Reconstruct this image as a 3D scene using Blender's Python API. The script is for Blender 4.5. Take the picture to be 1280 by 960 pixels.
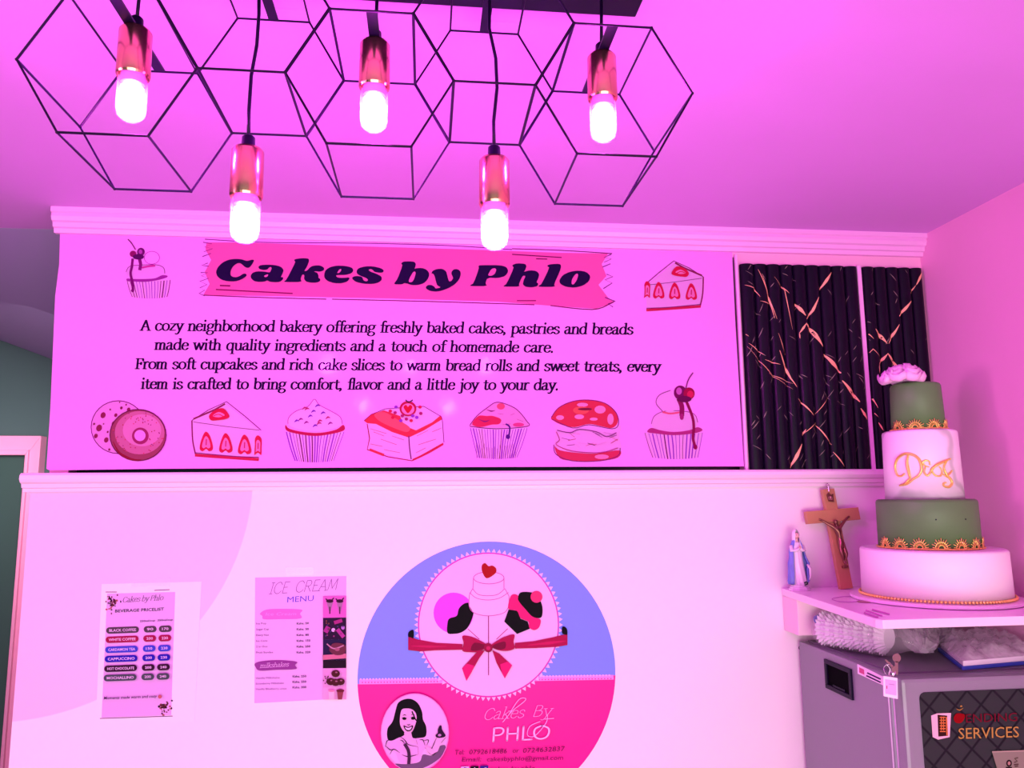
import bpy, bmesh, math, random
from mathutils import Vector, Matrix
from mathutils.geometry import tessellate_polygon
for o in list(bpy.data.objects): bpy.data.objects.remove(o)
S = bpy.context.scene; C = S.collection
random.seed(7)
H = 1.55                      # height of the eye above the floor
F = 970.0                     # focal length in pixels of a 1280 wide frame
RX = Vector((0.99395035, 0.00763598, 0.10956454))
RY = Vector((-0.10953527, 0.14199017, 0.98378901))
RZ = Vector((-0.00804489, -0.98983862, 0.14196759))
# ------------------------------------------------------------ camera, world, lights
cam = bpy.data.objects.new('camera', bpy.data.cameras.new('camera')); C.objects.link(cam)
cam.data.sensor_width = 36; cam.data.lens = 36*F/1280; cam.data.clip_start = .02
m = Matrix.Identity(4)
for i, r in enumerate((RX, RY, RZ)):
    m[i][0], m[i][1], m[i][2] = r[0], -r[1], -r[2]
m[2][3] = H
cam.matrix_world = m
S.camera = cam
S.view_settings.view_transform = 'Standard'; S.view_settings.look = 'None'
S.view_settings.exposure = 0.0; S.view_settings.gamma = 1; S.view_settings.use_curve_mapping = False
w = bpy.data.worlds.new('world'); S.world = w; w.use_nodes = True
bg = w.node_tree.nodes['Background']; bg.inputs[0].default_value = (.62, .82, .95, 1); bg.inputs[1].default_value = .30
BULB_COL = (1.0, .045, 1.0); BULB_EM = 320.0
def area(name, loc, target, size, sy, power, col):
    l = bpy.data.lights.new(name, 'AREA'); l.shape = 'RECTANGLE'; l.size = size; l.size_y = sy; l.energy = power; l.color = col
    o = bpy.data.objects.new(name, l); C.objects.link(o); o.location = loc
    o.rotation_euler = (Vector(target)-Vector(loc)).to_track_quat('-Z', 'Y').to_euler(); return o
pl = area('passage_fill', (-1.2, 2.35, 1.95), (-1.95, 3.2, 1.45), .4, .4, 4.0, (1, .80, .86)); pl.data.spread = 1.5  # added fill behind the wall end, no visible source; brightens the far door frame
area('second_lamp_glow', (-2.0, .30, H+.12), (1.293, 1.7, H+.1), .26, .36, 22, (1, .30, .76))
area('shopfront_daylight', (.3, -1.5, .75), (.1, 1.85, .9), 2.4, 1.1, 68, (1, .88, .80))

# ------------------------------------------------------------ measuring helpers
def ray(px, py):
    c = Vector((px-640, py-480, F)); return Vector((RX.dot(c), RY.dot(c), RZ.dot(c)))
def onY(px, py, y): r = ray(px, py); r = r*(y/r.y); return Vector((r.x, r.y, r.z+H))
def onZ(px, py, z): r = ray(px, py); r = r*((z-H)/r.z); return Vector((r.x, r.y, r.z+H))
def onX(px, py, x): r = ray(px, py); r = r*(x/r.x); return Vector((r.x, r.y, r.z+H))
def onCyl(px, py, cx, cy, R):
    d = ray(px, py); a = d.x**2+d.y**2; b = -2*(d.x*cx+d.y*cy); c = cx*cx+cy*cy-R*R
    q = b*b-4*a*c
    t = (-b-math.sqrt(max(q, 0)))/(2*a); return Vector((d.x*t, d.y*t, d.z*t+H))

# ------------------------------------------------------------ materials
def lin(c): return tuple(((v/255)/12.92 if v/255 <= .04045 else ((v/255+.055)/1.055)**2.4) for v in c)
MATS = {}
def mat(name, col, rough=.6, metal=0, noise=0, nscale=30, bump=0, bscale=60, spec=.5, emis=None, es=0, srgb=False, coat=0):
    if name in MATS: return MATS[name]
    if srgb: col = lin(col)
    m = bpy.data.materials.new(name); m.use_nodes = True; nt = m.node_tree; b = nt.nodes['Principled BSDF']
    b.inputs['Base Color'].default_value = (*col, 1); b.inputs['Roughness'].default_value = rough
    b.inputs['Metallic'].default_value = metal; b.inputs['Specular IOR Level'].default_value = spec
    b.inputs['Coat Weight'].default_value = coat
    if emis: b.inputs['Emission Color'].default_value = (*emis, 1); b.inputs['Emission Strength'].default_value = es
    tc = nt.nodes.new('ShaderNodeTexCoord')
    if noise:
        n = nt.nodes.new('ShaderNodeTexNoise'); n.inputs['Scale'].default_value = nscale; n.inputs['Detail'].default_value = 4
        nt.links.new(tc.outputs['Object'], n.inputs['Vector'])
        mx = nt.nodes.new('ShaderNodeMix'); mx.data_type = 'RGBA'
        mx.inputs[6].default_value = (*col, 1); mx.inputs[7].default_value = (*[v*(1-noise) for v in col], 1)
        nt.links.new(n.outputs[0], mx.inputs[0]); nt.links.new(mx.outputs[2], b.inputs['Base Color'])
    if bump:
        n = nt.nodes.new('ShaderNodeTexNoise'); n.inputs['Scale'].default_value = bscale; n.inputs['Detail'].default_value = 3
        nt.links.new(tc.outputs['Object'], n.inputs['Vector'])
        bp = nt.nodes.new('ShaderNodeBump'); bp.inputs['Strength'].default_value = bump; bp.inputs['Distance'].default_value = .004
        nt.links.new(n.outputs[0], bp.inputs['Height']); nt.links.new(bp.outputs[0], b.inputs['Normal'])
    MATS[name] = m; return m
def film(name, col=(1, 1, 1), alpha=.3, rough=.12, bump=0, bscale=40):
    m = mat(name, col, rough, bump=bump, bscale=bscale, spec=1.0)
    for n_ in m.node_tree.nodes:
        if n_.type == 'BUMP': n_.inputs['Distance'].default_value = .03
    m.node_tree.nodes['Principled BSDF'].inputs['Alpha'].default_value = alpha; return m

# ------------------------------------------------------------ mesh helpers
def link(name, me, parent=None):
    o = bpy.data.objects.new(name, me); C.objects.link(o)
    if parent: o.parent = parent
    return o
def finish(name, bm, m, parent=None, smooth=False, bevel=0, origin=None):
    bmesh.ops.recalc_face_normals(bm, faces=bm.faces)
    if bevel:
        bmesh.ops.bevel(bm, geom=[e for e in bm.edges if e.is_manifold and e.calc_face_angle(0) > .6], offset=bevel, segments=2, profile=.6, affect='EDGES')
    me = bpy.data.meshes.new(name); bm.to_mesh(me); bm.free()
    for mm in (m if isinstance(m, (list, tuple)) else [m]): me.materials.append(mm)
    if smooth:
        for p in me.polygons: p.use_smooth = True
    o = link(name, me, parent)
    return o
def tag(o, label=None, cat=None, group=None, kind=None):
    if label: o['label'] = label
    if cat: o['category'] = cat
    if group: o['group'] = group
    if kind: o['kind'] = kind
    return o
def empty(name, loc, label, cat, group=None, rot=None):
    o = bpy.data.objects.new(name, None); C.objects.link(o); o.location = loc; o.empty_display_size = .05
    if rot: o.rotation_euler = rot
    return tag(o, label, cat, group)
def rel(o, parent):           # parent while keeping the world position of geometry modelled in world space
    o.parent = parent; o.matrix_parent_inverse = Matrix.Translation(parent.location).inverted() if parent.type == 'EMPTY' else Matrix.Identity(4); return o
def bx(bm, lo, hi, mi=0):
    v = [bm.verts.new((x, y, z)) for x in (lo[0], hi[0]) for y in (lo[1], hi[1]) for z in (lo[2], hi[2])]
    for f in ((0, 1, 3, 2), (4, 6, 7, 5), (0, 4, 5, 1), (2, 3, 7, 6), (0, 2, 6, 4), (1, 5, 7, 3)):
        bm.faces.new([v[i] for i in f]).material_index = mi
    return v
def box(name, lo, hi, m, parent=None, bevel=0):
    bm = bmesh.new(); bx(bm, lo, hi); return finish(name, bm, m, parent, bevel=bevel)
def prism(bm, pts, off, mi=0):        # pts polygon (Vectors), off extrusion vector
    a = [bm.verts.new(p) for p in pts]; b = [bm.verts.new(Vector(p)+Vector(off)) for p in pts]; n = len(pts)
    bm.faces.new(a).material_index = mi; bm.faces.new(b[::-1]).material_index = mi
    for i in range(n): bm.faces.new((a[i], b[i], b[(i+1) % n], a[(i+1) % n])).material_index = mi
def tube(bm, pts, rad, seg=8, cap=True, mi=0, flat=1.0):
    pts = [Vector(p) for p in pts]; n = len(pts)
    R = rad if isinstance(rad, (list, tuple)) else [rad]*n
    rings = []; t0 = (pts[1]-pts[0]).normalized(); u = t0.orthogonal().normalized()
    for i, p in enumerate(pts):
        t = (pts[min(i+1, n-1)]-pts[max(i-1, 0)]).normalized()
        u = (u-t*u.dot(t)); u = u.normalized() if u.length > 1e-6 else t.orthogonal().normalized(); v = t.cross(u)
        rings.append([bm.verts.new(p+(u*math.cos(2*math.pi*k/seg)+v*math.sin(2*math.pi*k/seg)*flat)*R[i]) for k in range(seg)])
    for a, b in zip(rings, rings[1:]):
        for k in range(seg): bm.faces.new((a[k], a[(k+1) % seg], b[(k+1) % seg], b[k])).material_index = mi
    if cap: bm.faces.new(rings[0][::-1]).material_index = mi; bm.faces.new(rings[-1]).material_index = mi
def lathe(bm, prof, c, seg=48, mi=0, cap=True):
    rings = []
    for r, z in prof:
        rings.append([bm.verts.new((c[0]+r*math.cos(2*math.pi*k/seg), c[1]+r*math.sin(2*math.pi*k/seg), c[2]+z)) for k in range(seg)])
    for a, b in zip(rings, rings[1:]):
        for k in range(seg): bm.faces.new((a[k], a[(k+1) % seg], b[(k+1) % seg], b[k])).material_index = mi
    if cap: bm.faces.new(rings[0][::-1]).material_index = mi; bm.faces.new(rings[-1]).material_index = mi
def ball(bm, c, r, seg=8, sc=(1, 1, 1), mi=0):
    g = bmesh.ops.create_uvsphere(bm, u_segments=seg, v_segments=max(4, seg//2+1), radius=r)
    for v in g['verts']:
        v.co = Vector((v.co.x*sc[0], v.co.y*sc[1], v.co.z*sc[2]))+Vector(c)
        for f in v.link_faces: f.material_index = mi
def crom(P, sub=5, closed=False):
    P = [Vector((*p, 0)) if len(p) == 2 else Vector(p) for p in P]; n = len(P); out = []
    if n < 3 and not closed: return P
    for i in range(n if closed else n-1):
        a, b, c, d = (P[(i-1) % n], P[i], P[(i+1) % n], P[(i+2) % n]) if closed else (P[max(i-1, 0)], P[i], P[i+1], P[min(i+2, n-1)])
        for k in range(sub):
            t = k/sub
            out.append(.5*((2*b)+(c-a)*t+(2*a-5*b+4*c-d)*t*t+(3*b-a-3*c+d)*t**3))
    if not closed: out.append(P[-1])
    return out
def chaikin(P):
    out = []
    for i in range(len(P)):
        a, b = P[i], P[(i+1) % len(P)]
        out += [(a[0]*.78+b[0]*.22, a[1]*.78+b[1]*.22), (a[0]*.22+b[0]*.78, a[1]*.22+b[1]*.78)]
    return out

# ------------------------------------------------------------ flat print: coloured shapes laid on a surface, drawn in image pixels
class Art:
    def __init__(s, plane, base, step=.00012, k=(.80, .70, .86)):
        s.k = k; s.f = plane; s.y = base; s.step = step; s.V = []; s.Fc = []; s.mi = []; s.cols = []; s.layer = 0; s.shift = (0, 0)
    def c(s, col):
        if col not in s.cols: s.cols.append(col)
        return s.cols.index(col)
    def put(s, P, faces, col):          # P in pixels
        k = len(s.V); d = s.layer*s.step
        for p in P: s.V.append(s.f(p[0]+s.shift[0], p[1]+s.shift[1], s.y, d))
        for f in faces: s.Fc.append([i+k for i in f]); s.mi.append(s.c(col))
    def poly(s, P, col, up=True):
        if up: s.layer += 1
        s.put(P, tessellate_polygon([[Vector((p[0], p[1], 0)) for p in P]]), col)
    def blob(s, P, col, sub=4, up=True): s.poly([(p.x, p.y) for p in crom(P, sub, True)], col, up)
    def ell(s, cx, cy, rx, ry, col, n=24, up=True, rot=0):
        s.poly([(cx+rx*math.cos(a)*math.cos(rot)-ry*math.sin(a)*math.sin(rot), cy+rx*math.cos(a)*math.sin(rot)+ry*math.sin(a)*math.cos(rot)) for a in [2*math.pi*k/n for k in range(n)]], col, up)
    def ring(s, cx, cy, rx, ry, wd, col, n=32, rot=0, up=True):
        s.line([(cx+rx*math.cos(a)*math.cos(rot)-ry*math.sin(a)*math.sin(rot), cy+rx*math.cos(a)*math.sin(rot)+ry*math.sin(a)*math.cos(rot)) for a in [2*math.pi*k/n for k in range(n+1)]], wd, col, False, up)
    def line(s, P, wd, col, smooth=True, up=True, taper=False):
        if up: s.layer += 1
        P = crom(P, 4) if smooth and len(P) > 2 else [Vector((*p[:2], 0)) for p in P]
        n = len(P); pts = []
        for i, p in enumerate(P):
            t = P[min(i+1, n-1)]-P[max(i-1, 0)]
            if t.length < 1e-9: t = Vector((1, 0, 0))
            t.normalize(); nn = Vector((-t.y, t.x, 0))
            h = wd/2*((1-abs(2*i/(n-1)-1))*.8+.2 if taper else 1)
            pts += [p+nn*h, p-nn*h]
        s.put([(p.x, p.y) for p in pts], [(2*i, 2*i+1, 2*i+3, 2*i+2) for i in range(n-1)], col)
    def build(s, name, parent=None, rough=.5):
        me = bpy.data.meshes.new(name); me.from_pydata(s.V, [], s.Fc)
        for p, k in zip(me.polygons, s.mi): p.material_index = k
        for col in s.cols: me.materials.append(mat('print_%d_%d_%d_%d' % (*col, int(s.k[1]*100)), tuple(a_*b_ for a_, b_ in zip(lin(col), s.k)), rough, spec=.06))
        me.update()
        return link(name, me, parent)
def planeY(px, py, y, d): return onY(px, py, y)-Vector((0, d, 0))
def planeX(px, py, x, d): return onX(px, py, x)-Vector((d, 0, 0))

G = {}
def g(ch, adv, *st): G[ch] = (adv, st)
b_bowl = ('c', (.2, .7), (.35, .95), (.6, 1), (.85, .8), (.9, .5), (.83, .18), (.6, 0), (.38, .02), (.2, .2))
d_bowl = ('c', (.8, .75), (.62, .98), (.4, .98), (.17, .78), (.1, .48), (.17, .16), (.38, 0), (.62, .04), (.8, .25))
g('a', .9, ('c', (.14, .8), (.3, .98), (.52, .98), (.62, .78), (.62, .3)), ('c', (.62, .3), (.64, .04), (.74, 0), (.86, .1)), ('c', (.62, .62), (.35, .55), (.13, .42), (.1, .2), (.22, 0), (.45, .04), (.62, .22)))
g('b', 1, ('l', (.2, 1.55), (.2, .05)), ('l', (.04, 1.5), (.2, 1.55)), b_bowl)
g('c', .86, ('c', (.76, .78), (.6, .98), (.4, .99), (.17, .8), (.1, .5), (.17, .17), (.4, 0), (.62, .04), (.8, .22)))
g('d', 1, ('l', (.8, 1.55), (.8, 0)), ('l', (.64, 1.5), (.8, 1.55)), ('l', (.8, 0), (.95, .04)), d_bowl)
g('e', .88, ('l', (.13, .56), (.78, .56)), ('c', (.78, .56), (.75, .85), (.5, 1), (.25, .9), (.1, .5), (.2, .13), (.45, 0), (.65, .05), (.8, .24)))
g('f', .6, ('c', (.72, 1.42), (.6, 1.58), (.42, 1.5), (.33, 1.25), (.33, 1)), ('l', (.33, 1.1), (.33, 0)), ('l', (.08, .97), (.62, .97)), ('l', (.13, 0), (.55, 0)))
g('g', .95, ('c', (.5, 1), (.75, .9), (.78, .68), (.65, .42), (.42, .38), (.2, .48), (.14, .7), (.25, .93), (.5, 1)), ('c', (.3, .4), (.14, .25), (.25, .08), (.6, .05), (.85, -.08), (.85, -.32), (.6, -.5), (.28, -.48), (.08, -.3), (.15, -.1), (.35, .02)), ('l', (.7, .93), (.95, .98)))
g('h', 1.03, ('l', (.2, 1.55), (.2, 0)), ('l', (.04, 1.5), (.2, 1.55)), ('c', (.2, .68), (.4, .95), (.62, .97), (.78, .8), (.8, .6)), ('l', (.8, .62), (.8, 0)), ('l', (.04, 0), (.38, 0)), ('l', (.64, 0), (.97, 0)))
g('i', .5, ('l', (.25, .97), (.25, 0)), ('l', (.08, .92), (.25, .97)), ('l', (.07, 0), (.43, 0)), ('d', (.25, 1.4)))
g('j', .5, ('l', (.3, .97), (.3, -.2)), ('c', (.3, -.2), (.25, -.42), (.08, -.5), (-.05, -.42)), ('l', (.12, .92), (.3, .97)), ('d', (.3, 1.4)))
g('k', .98, ('l', (.2, 1.55), (.2, 0)), ('l', (.04, 1.5), (.2, 1.55)), ('l', (.78, .97), (.22, .42)), ('l', (.38, .58), (.85, 0)), ('l', (.04, 0), (.38, 0)), ('l', (.66, 0), (1, 0)), ('l', (.6, .97), (.92, .97)))
g('l', .46, ('l', (.22, 1.55), (.22, 0)), ('l', (.05, 1.5), (.22, 1.55)), ('l', (.05, 0), (.4, 0)))
g('m', 1.44, ('l', (.2, .97), (.2, 0)), ('l', (.04, .92), (.2, .97)), ('c', (.2, .68), (.38, .95), (.58, .95), (.7, .8), (.7, .6)), ('l', (.7, .62), (.7, 0)), ('c', (.7, .68), (.88, .95), (1.08, .95), (1.2, .8), (1.2, .6)), ('l', (1.2, .62), (1.2, 0)), ('l', (.04, 0), (.37, 0)), ('l', (.55, 0), (.86, 0)), ('l', (1.05, 0), (1.37, 0)))
g('n', 1, ('l', (.2, .97), (.2, 0)), ('l', (.04, .92), (.2, .97)), ('c', (.2, .68), (.4, .95), (.62, .97), (.78, .8), (.8, .6)), ('l', (.8, .62), (.8, 0)), ('l', (.04, 0), (.38, 0)), ('l', (.64, 0), (.97, 0)))
g('o', 1, ('c', (.5, 1), (.8, .84), (.9, .5), (.8, .16), (.5, 0), (.2, .16), (.1, .5), (.2, .84), (.5, 1)))
g('p', 1, ('l', (.2, .97), (.2, -.5)), ('l', (.04, .92), (.2, .97)), b_bowl, ('l', (.04, -.5), (.4, -.5)))
g('q', 1, d_bowl, ('l', (.8, 1), (.8, -.5)), ('l', (.62, -.5), (.98, -.5)))
g('r', .7, ('l', (.2, .97), (.2, 0)), ('l', (.04, .92), (.2, .97)), ('c', (.2, .65), (.35, .9), (.52, 1), (.66, .9)), ('l', (.04, 0), (.42, 0)))
g('s', .78, ('c', (.66, .78), (.55, .97), (.35, 1), (.15, .87), (.15, .68), (.4, .52), (.66, .38), (.7, .18), (.5, 0), (.25, 0), (.08, .2)))
g('t', .64, ('l', (.28, 1.3), (.28, .2)), ('c', (.28, .2), (.36, .02), (.5, 0), (.62, .12)), ('l', (.05, .97), (.58, .97)))
g('u', 1, ('l', (.2, .97), (.2, .3)), ('c', (.2, .3), (.28, .04), (.48, 0), (.68, .1), (.8, .3)), ('l', (.8, .97), (.8, 0)), ('l', (.8, 0), (.96, .02)), ('l', (.04, .96), (.2, .97)), ('l', (.64, .95), (.8, .97)))
g('v', .9, ('l', (.1, .97), (.45, 0)), ('l', (.45, 0), (.8, .97)), ('l', (-.03, .97), (.28, .97)), ('l', (.63, .97), (.93, .97)))
g('w', 1.3, ('l', (.08, .97), (.38, 0)), ('l', (.38, 0), (.65, .9)), ('l', (.65, .97), (.95, 0)), ('l', (.95, 0), (1.25, .97)), ('l', (-.04, .97), (.25, .97)), ('l', (1.08, .97), (1.36, .97)))
g('y', .9, ('l', (.1, .97), (.47, .05)), ('c', (.82, .97), (.47, 0), (.33, -.35), (.15, -.5), (0, -.4)), ('l', (-.03, .97), (.28, .97)), ('l', (.63, .97), (.93, .97)))
g('z', .82, ('l', (.1, .95), (.72, .95)), ('l', (.72, .95), (.08, .05)), ('l', (.08, .05), (.75, .05)))
g(',', .4, ('d', (.17, .06)), ('c', (.2, .06), (.22, -.08), (.1, -.25)))
g('.', .4, ('d', (.17, .06)))
g('A', 1.18, ('l', (.08, 0), (.55, 1.42)), ('l', (.55, 1.42), (1.05, 0)), ('l', (.25, .5), (.85, .5)), ('l', (-.08, 0), (.25, 0)), ('l', (.85, 0), (1.22, 0)))
g('F', .98, ('l', (.25, 1.42), (.25, 0)), ('l', (.05, 1.4), (.9, 1.4)), ('l', (.9, 1.4), (.93, 1.1)), ('l', (.25, .74), (.7, .74)), ('l', (.7, .9), (.7, .58)), ('l', (.05, 0), (.5, 0)))
g('C', 1.15, ('c', (1.05, 1.1), (.8, 1.4), (.5, 1.4), (.2, 1.15), (.1, .7), (.2, .25), (.5, 0), (.85, .02), (1.1, .3)))
g('B', 1.05, ('l', (.2, 1.42), (.2, 0)), ('c', (.2, 1.4), (.6, 1.42), (.8, 1.25), (.75, .9), (.5, .76), (.2, .75)), ('c', (.5, .76), (.85, .7), (.95, .4), (.8, .08), (.5, 0), (.2, 0)))
g('P', 1, ('l', (.2, 1.42), (.2, 0)), ('c', (.2, 1.4), (.65, 1.42), (.88, 1.2), (.85, .85), (.6, .65), (.2, .65)))
g('R', 1.1, ('l', (.2, 1.42), (.2, 0)), ('c', (.2, 1.4), (.65, 1.42), (.88, 1.2), (.85, .85), (.6, .7), (.2, .7)), ('l', (.5, .7), (1, 0)))
g('I', .5, ('l', (.25, 1.42), (.25, 0)), ('l', (.05, 1.42), (.45, 1.42)), ('l', (.05, 0), (.45, 0)))
g('E', .95, ('l', (.2, 1.42), (.2, 0)), ('l', (.2, 1.42), (.85, 1.42)), ('l', (.2, .74), (.7, .74)), ('l', (.2, 0), (.85, 0)))
g('M', 1.4, ('l', (.15, 0), (.25, 1.42)), ('l', (.25, 1.42), (.7, .2)), ('l', (.7, .2), (1.15, 1.42)), ('l', (1.15, 1.42), (1.25, 0)))
g('H', 1.15, ('l', (.2, 1.42), (.2, 0)), ('l', (.95, 1.42), (.95, 0)), ('l', (.2, .72), (.95, .72)))
g('L', .9, ('l', (.2, 1.42), (.2, 0)), ('l', (.2, 0), (.85, 0)))
g('O', 1.3, ('c', (.65, 1.42), (1.1, 1.15), (1.2, .7), (1.05, .2), (.65, 0), (.25, .2), (.1, .7), (.2, 1.15), (.65, 1.42)))
def pen(art, text, x0, y0, x1, y1, xh, col, nib=(.2, .09), shear=0.0, space=.42, noserif=False):
    adv = sum((G[c][0] if c in G else space) for c in text)
    L = math.hypot(x1-x0, y1-y0); ux, uy = (x1-x0)/L, (y1-y0)/L; sx = L/adv/xh
    art.layer += 1; L0 = art.layer; pos = 0; W, Hh = nib[0]/2, nib[1]/2
    def T(p): X = (pos+p[0]*1.0+shear*p[1]/sx)*sx*xh; Y = p[1]*xh; return (x0+ux*X+uy*Y, y0+uy*X-ux*Y)
    for ch in text:
        if ch not in G: pos += space; continue
        for st in G[ch][1]:
            art.layer += .004
            if st[0] == 'd':
                art.put([T((st[1][0]+W*1.15/max(sx, .3)*math.cos(a), st[1][1]+W*1.15*math.sin(a))) for a in [k*math.pi/4 for k in range(8)]], [tuple(range(8))], col); continue
            P = crom(st[1:], 3) if st[0] == 'c' else [Vector((*p, 0)) for p in st[1:]]
            n = len(P); pts = []
            for i, p in enumerate(P):
                t = P[min(i+1, n-1)]-P[max(i-1, 0)]; t.x *= sx; t.normalize(); nx, ny = -t.y, t.x
                q = math.sqrt((W*nx)**2+(Hh*ny)**2); ox, oy = W*W*nx/q/sx, Hh*Hh*ny/q
                pts += [(p.x+ox, p.y+oy), (p.x-ox, p.y-oy)]
            art.put([T(p) for p in pts], [(2*i, 2*i+1, 2*i+3, 2*i+2) for i in range(n-1)], col)
            for e in (P[0], P[-1]):
                art.put([T((e.x+W/sx*math.cos(a), e.y+Hh*math.sin(a))) for a in [k*math.pi/3 for k in range(6)]], [tuple(range(6))], col)
        pos += G[ch][0]
def sans(art, text, x0, y0, x1, y1, h, col, shear=0.0, bold=0.0):     # built-in font; h = cap height in pixels
    cu = bpy.data.curves.new('t', 'FONT'); cu.body = text; cu.resolution_u = 2; cu.shear = 0; cu.offset = bold
    o = bpy.data.objects.new('t', cu); C.objects.link(o)
    bpy.context.view_layer.update()
    me = bpy.data.meshes.new_from_object(o.evaluated_get(bpy.context.evaluated_depsgraph_get()))
    vs = [v.co.copy() for v in me.vertices]; fs = [tuple(p.vertices) for p in me.polygons]
    bpy.data.objects.remove(o); bpy.data.curves.remove(cu); bpy.data.meshes.remove(me)
    if not vs: return
    lo = min(v.x for v in vs); hi = max(v.x for v in vs)
    L = math.hypot(x1-x0, y1-y0); ux, uy = (x1-x0)/L, (y1-y0)/L; k = h/.72
    art.layer += 1
    def T(v): X = (v.x-lo)/(hi-lo)*L+shear*v.y*k; Y = v.y*k; return (x0+ux*X+uy*Y, y0+uy*X-ux*Y)
    art.put([T(v) for v in vs], fs, col)

# ============================================================ THE SETTING
M_ceil = mat('ceiling_paint', (.74, .30, .84), .75, noise=.08, nscale=3, bump=.5, bscale=6)
M_wallr = mat('pink_wall_paint', (.92, .42, .72), .7, noise=.06, nscale=5, bump=.15, bscale=30)
M_trim = mat('white_gloss_trim', (.88, .68, .84), .35)
M_corn = mat('lamp_tinted_gloss_cornice', (.88, .42, .84), .35)  # same trim paint, with the magenta lamp light tinted into its colour
M_shelf = mat('white_melamine', (.86, .70, .82), .3)
M_pass = mat('shade_toned_passage_ceiling', (.34, .27, .50), .8)  # ceiling colour darkened to carry the shade beyond the wall end
M_green = mat('grey_green_wall', (.060, .125, .115), .8, noise=.1, nscale=4)
M_door = mat('dark_green_door', (.028, .085, .065), .6, noise=.15, nscale=6)
M_frame = mat('pinkish_door_frame', (.98, .36, .60), .5, noise=.1, nscale=20)
M_floor = mat('floor_tile', (.55, .5, .5), .4, noise=.1, nscale=8)
# back wall: painted, with a paler-rimmed large pink disc painted at its upper left
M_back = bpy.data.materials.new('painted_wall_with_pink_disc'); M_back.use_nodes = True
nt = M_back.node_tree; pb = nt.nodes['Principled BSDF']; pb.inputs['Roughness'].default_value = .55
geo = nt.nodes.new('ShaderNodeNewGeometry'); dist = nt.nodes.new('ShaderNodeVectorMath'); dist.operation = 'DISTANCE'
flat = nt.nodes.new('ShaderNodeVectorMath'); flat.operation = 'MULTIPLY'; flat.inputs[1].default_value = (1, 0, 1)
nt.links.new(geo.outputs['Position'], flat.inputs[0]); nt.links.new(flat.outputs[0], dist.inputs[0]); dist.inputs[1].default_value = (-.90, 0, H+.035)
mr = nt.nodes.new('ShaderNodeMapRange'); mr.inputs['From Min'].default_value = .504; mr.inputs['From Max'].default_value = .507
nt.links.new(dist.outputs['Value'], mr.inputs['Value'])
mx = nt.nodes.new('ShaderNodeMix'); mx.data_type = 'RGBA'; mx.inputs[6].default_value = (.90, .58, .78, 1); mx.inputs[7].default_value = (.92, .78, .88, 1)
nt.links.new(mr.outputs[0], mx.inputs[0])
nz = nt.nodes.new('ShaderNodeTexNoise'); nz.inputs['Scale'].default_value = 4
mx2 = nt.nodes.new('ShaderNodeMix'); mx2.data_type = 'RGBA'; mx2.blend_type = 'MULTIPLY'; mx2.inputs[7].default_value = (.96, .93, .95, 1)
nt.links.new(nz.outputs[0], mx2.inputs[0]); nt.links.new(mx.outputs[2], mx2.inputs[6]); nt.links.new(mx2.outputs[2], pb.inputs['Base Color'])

XR = 1.293; ZC = H+.667; YB = 1.85
tag(box('floor', (-2.3, -2.2, -.05), (XR+.1, 3.3, 0), M_floor), kind='structure')
bm = bmesh.new(); bx(bm, (-2.3, -2.2, ZC), (XR+.1, YB+.13, ZC+.05)); tag(finish('ceiling', bm, M_ceil), kind='structure')
bm = bmesh.new()
zc = ZC-.0005
NP = 16; gp = []
for i in range(NP+1):
    x = -2.2+1.45*i/NP; ze = H+min(.6665, .666-.374*(x+1.79)); row = []
    for j in range(NP+1):
        t = j/NP; row.append(bm.verts.new((x, YB+.13+(3.2-YB-.13)*t, zc*(1-t)+ze*t)))
    gp.append(row)
for i in range(NP):
    for j in range(NP): bm.faces.new((gp[i][j], gp[i+1][j], gp[i+1][j+1], gp[i][j+1]))
o = finish('ceiling', bm, M_pass, smooth=True); tag(o, 'sloping ceiling over the passage behind the wall end', kind='structure')
tag(box('wall_right', (XR, -2.2, 0), (XR+.1, 3.3, ZC), M_wallr), kind='structure')
tag(box('wall_left', (-2.3, -2.2, 0), (-2.2, 3.3, ZC), M_green), kind='structure')
tag(box('wall_far', (-2.2, 3.2, 0), (XR, 3.3, ZC+.04), M_green), kind='structure')
XL = -.874
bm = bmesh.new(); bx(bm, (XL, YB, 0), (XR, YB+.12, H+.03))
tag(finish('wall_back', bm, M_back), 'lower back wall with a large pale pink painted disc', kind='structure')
bm = bmesh.new()
bx(bm, (XL+.026, YB, H+.60), (XR, YB+.12, ZC)); bx(bm, (.79, YB, H+.03), (XR, YB+.12, H+.60)); bx(bm, (XL+.034, YB+.006, H+.03), (-.80, YB+.12, H+.60))
tag(finish('wall_back', bm, M_wallr), 'upper back wall around the serving hatch', kind='structure')
# serving hatch behind the banner
bm = bmesh.new(); bx(bm, (-.80, YB+.05, H+.03), (.79, YB+.056, H+.60)); hatch = finish('window_1', bm, mat('dark_hatch_glass', (.01, .012, .03), .12)); tag(hatch, kind='structure')
bm = bmesh.new(); bx(bm, (.7805, YB-.010, H+.05), (.7875, YB+.0, H+.605)); fr = finish('window_frame', bm, M_corn, hatch, bevel=.002)
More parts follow.
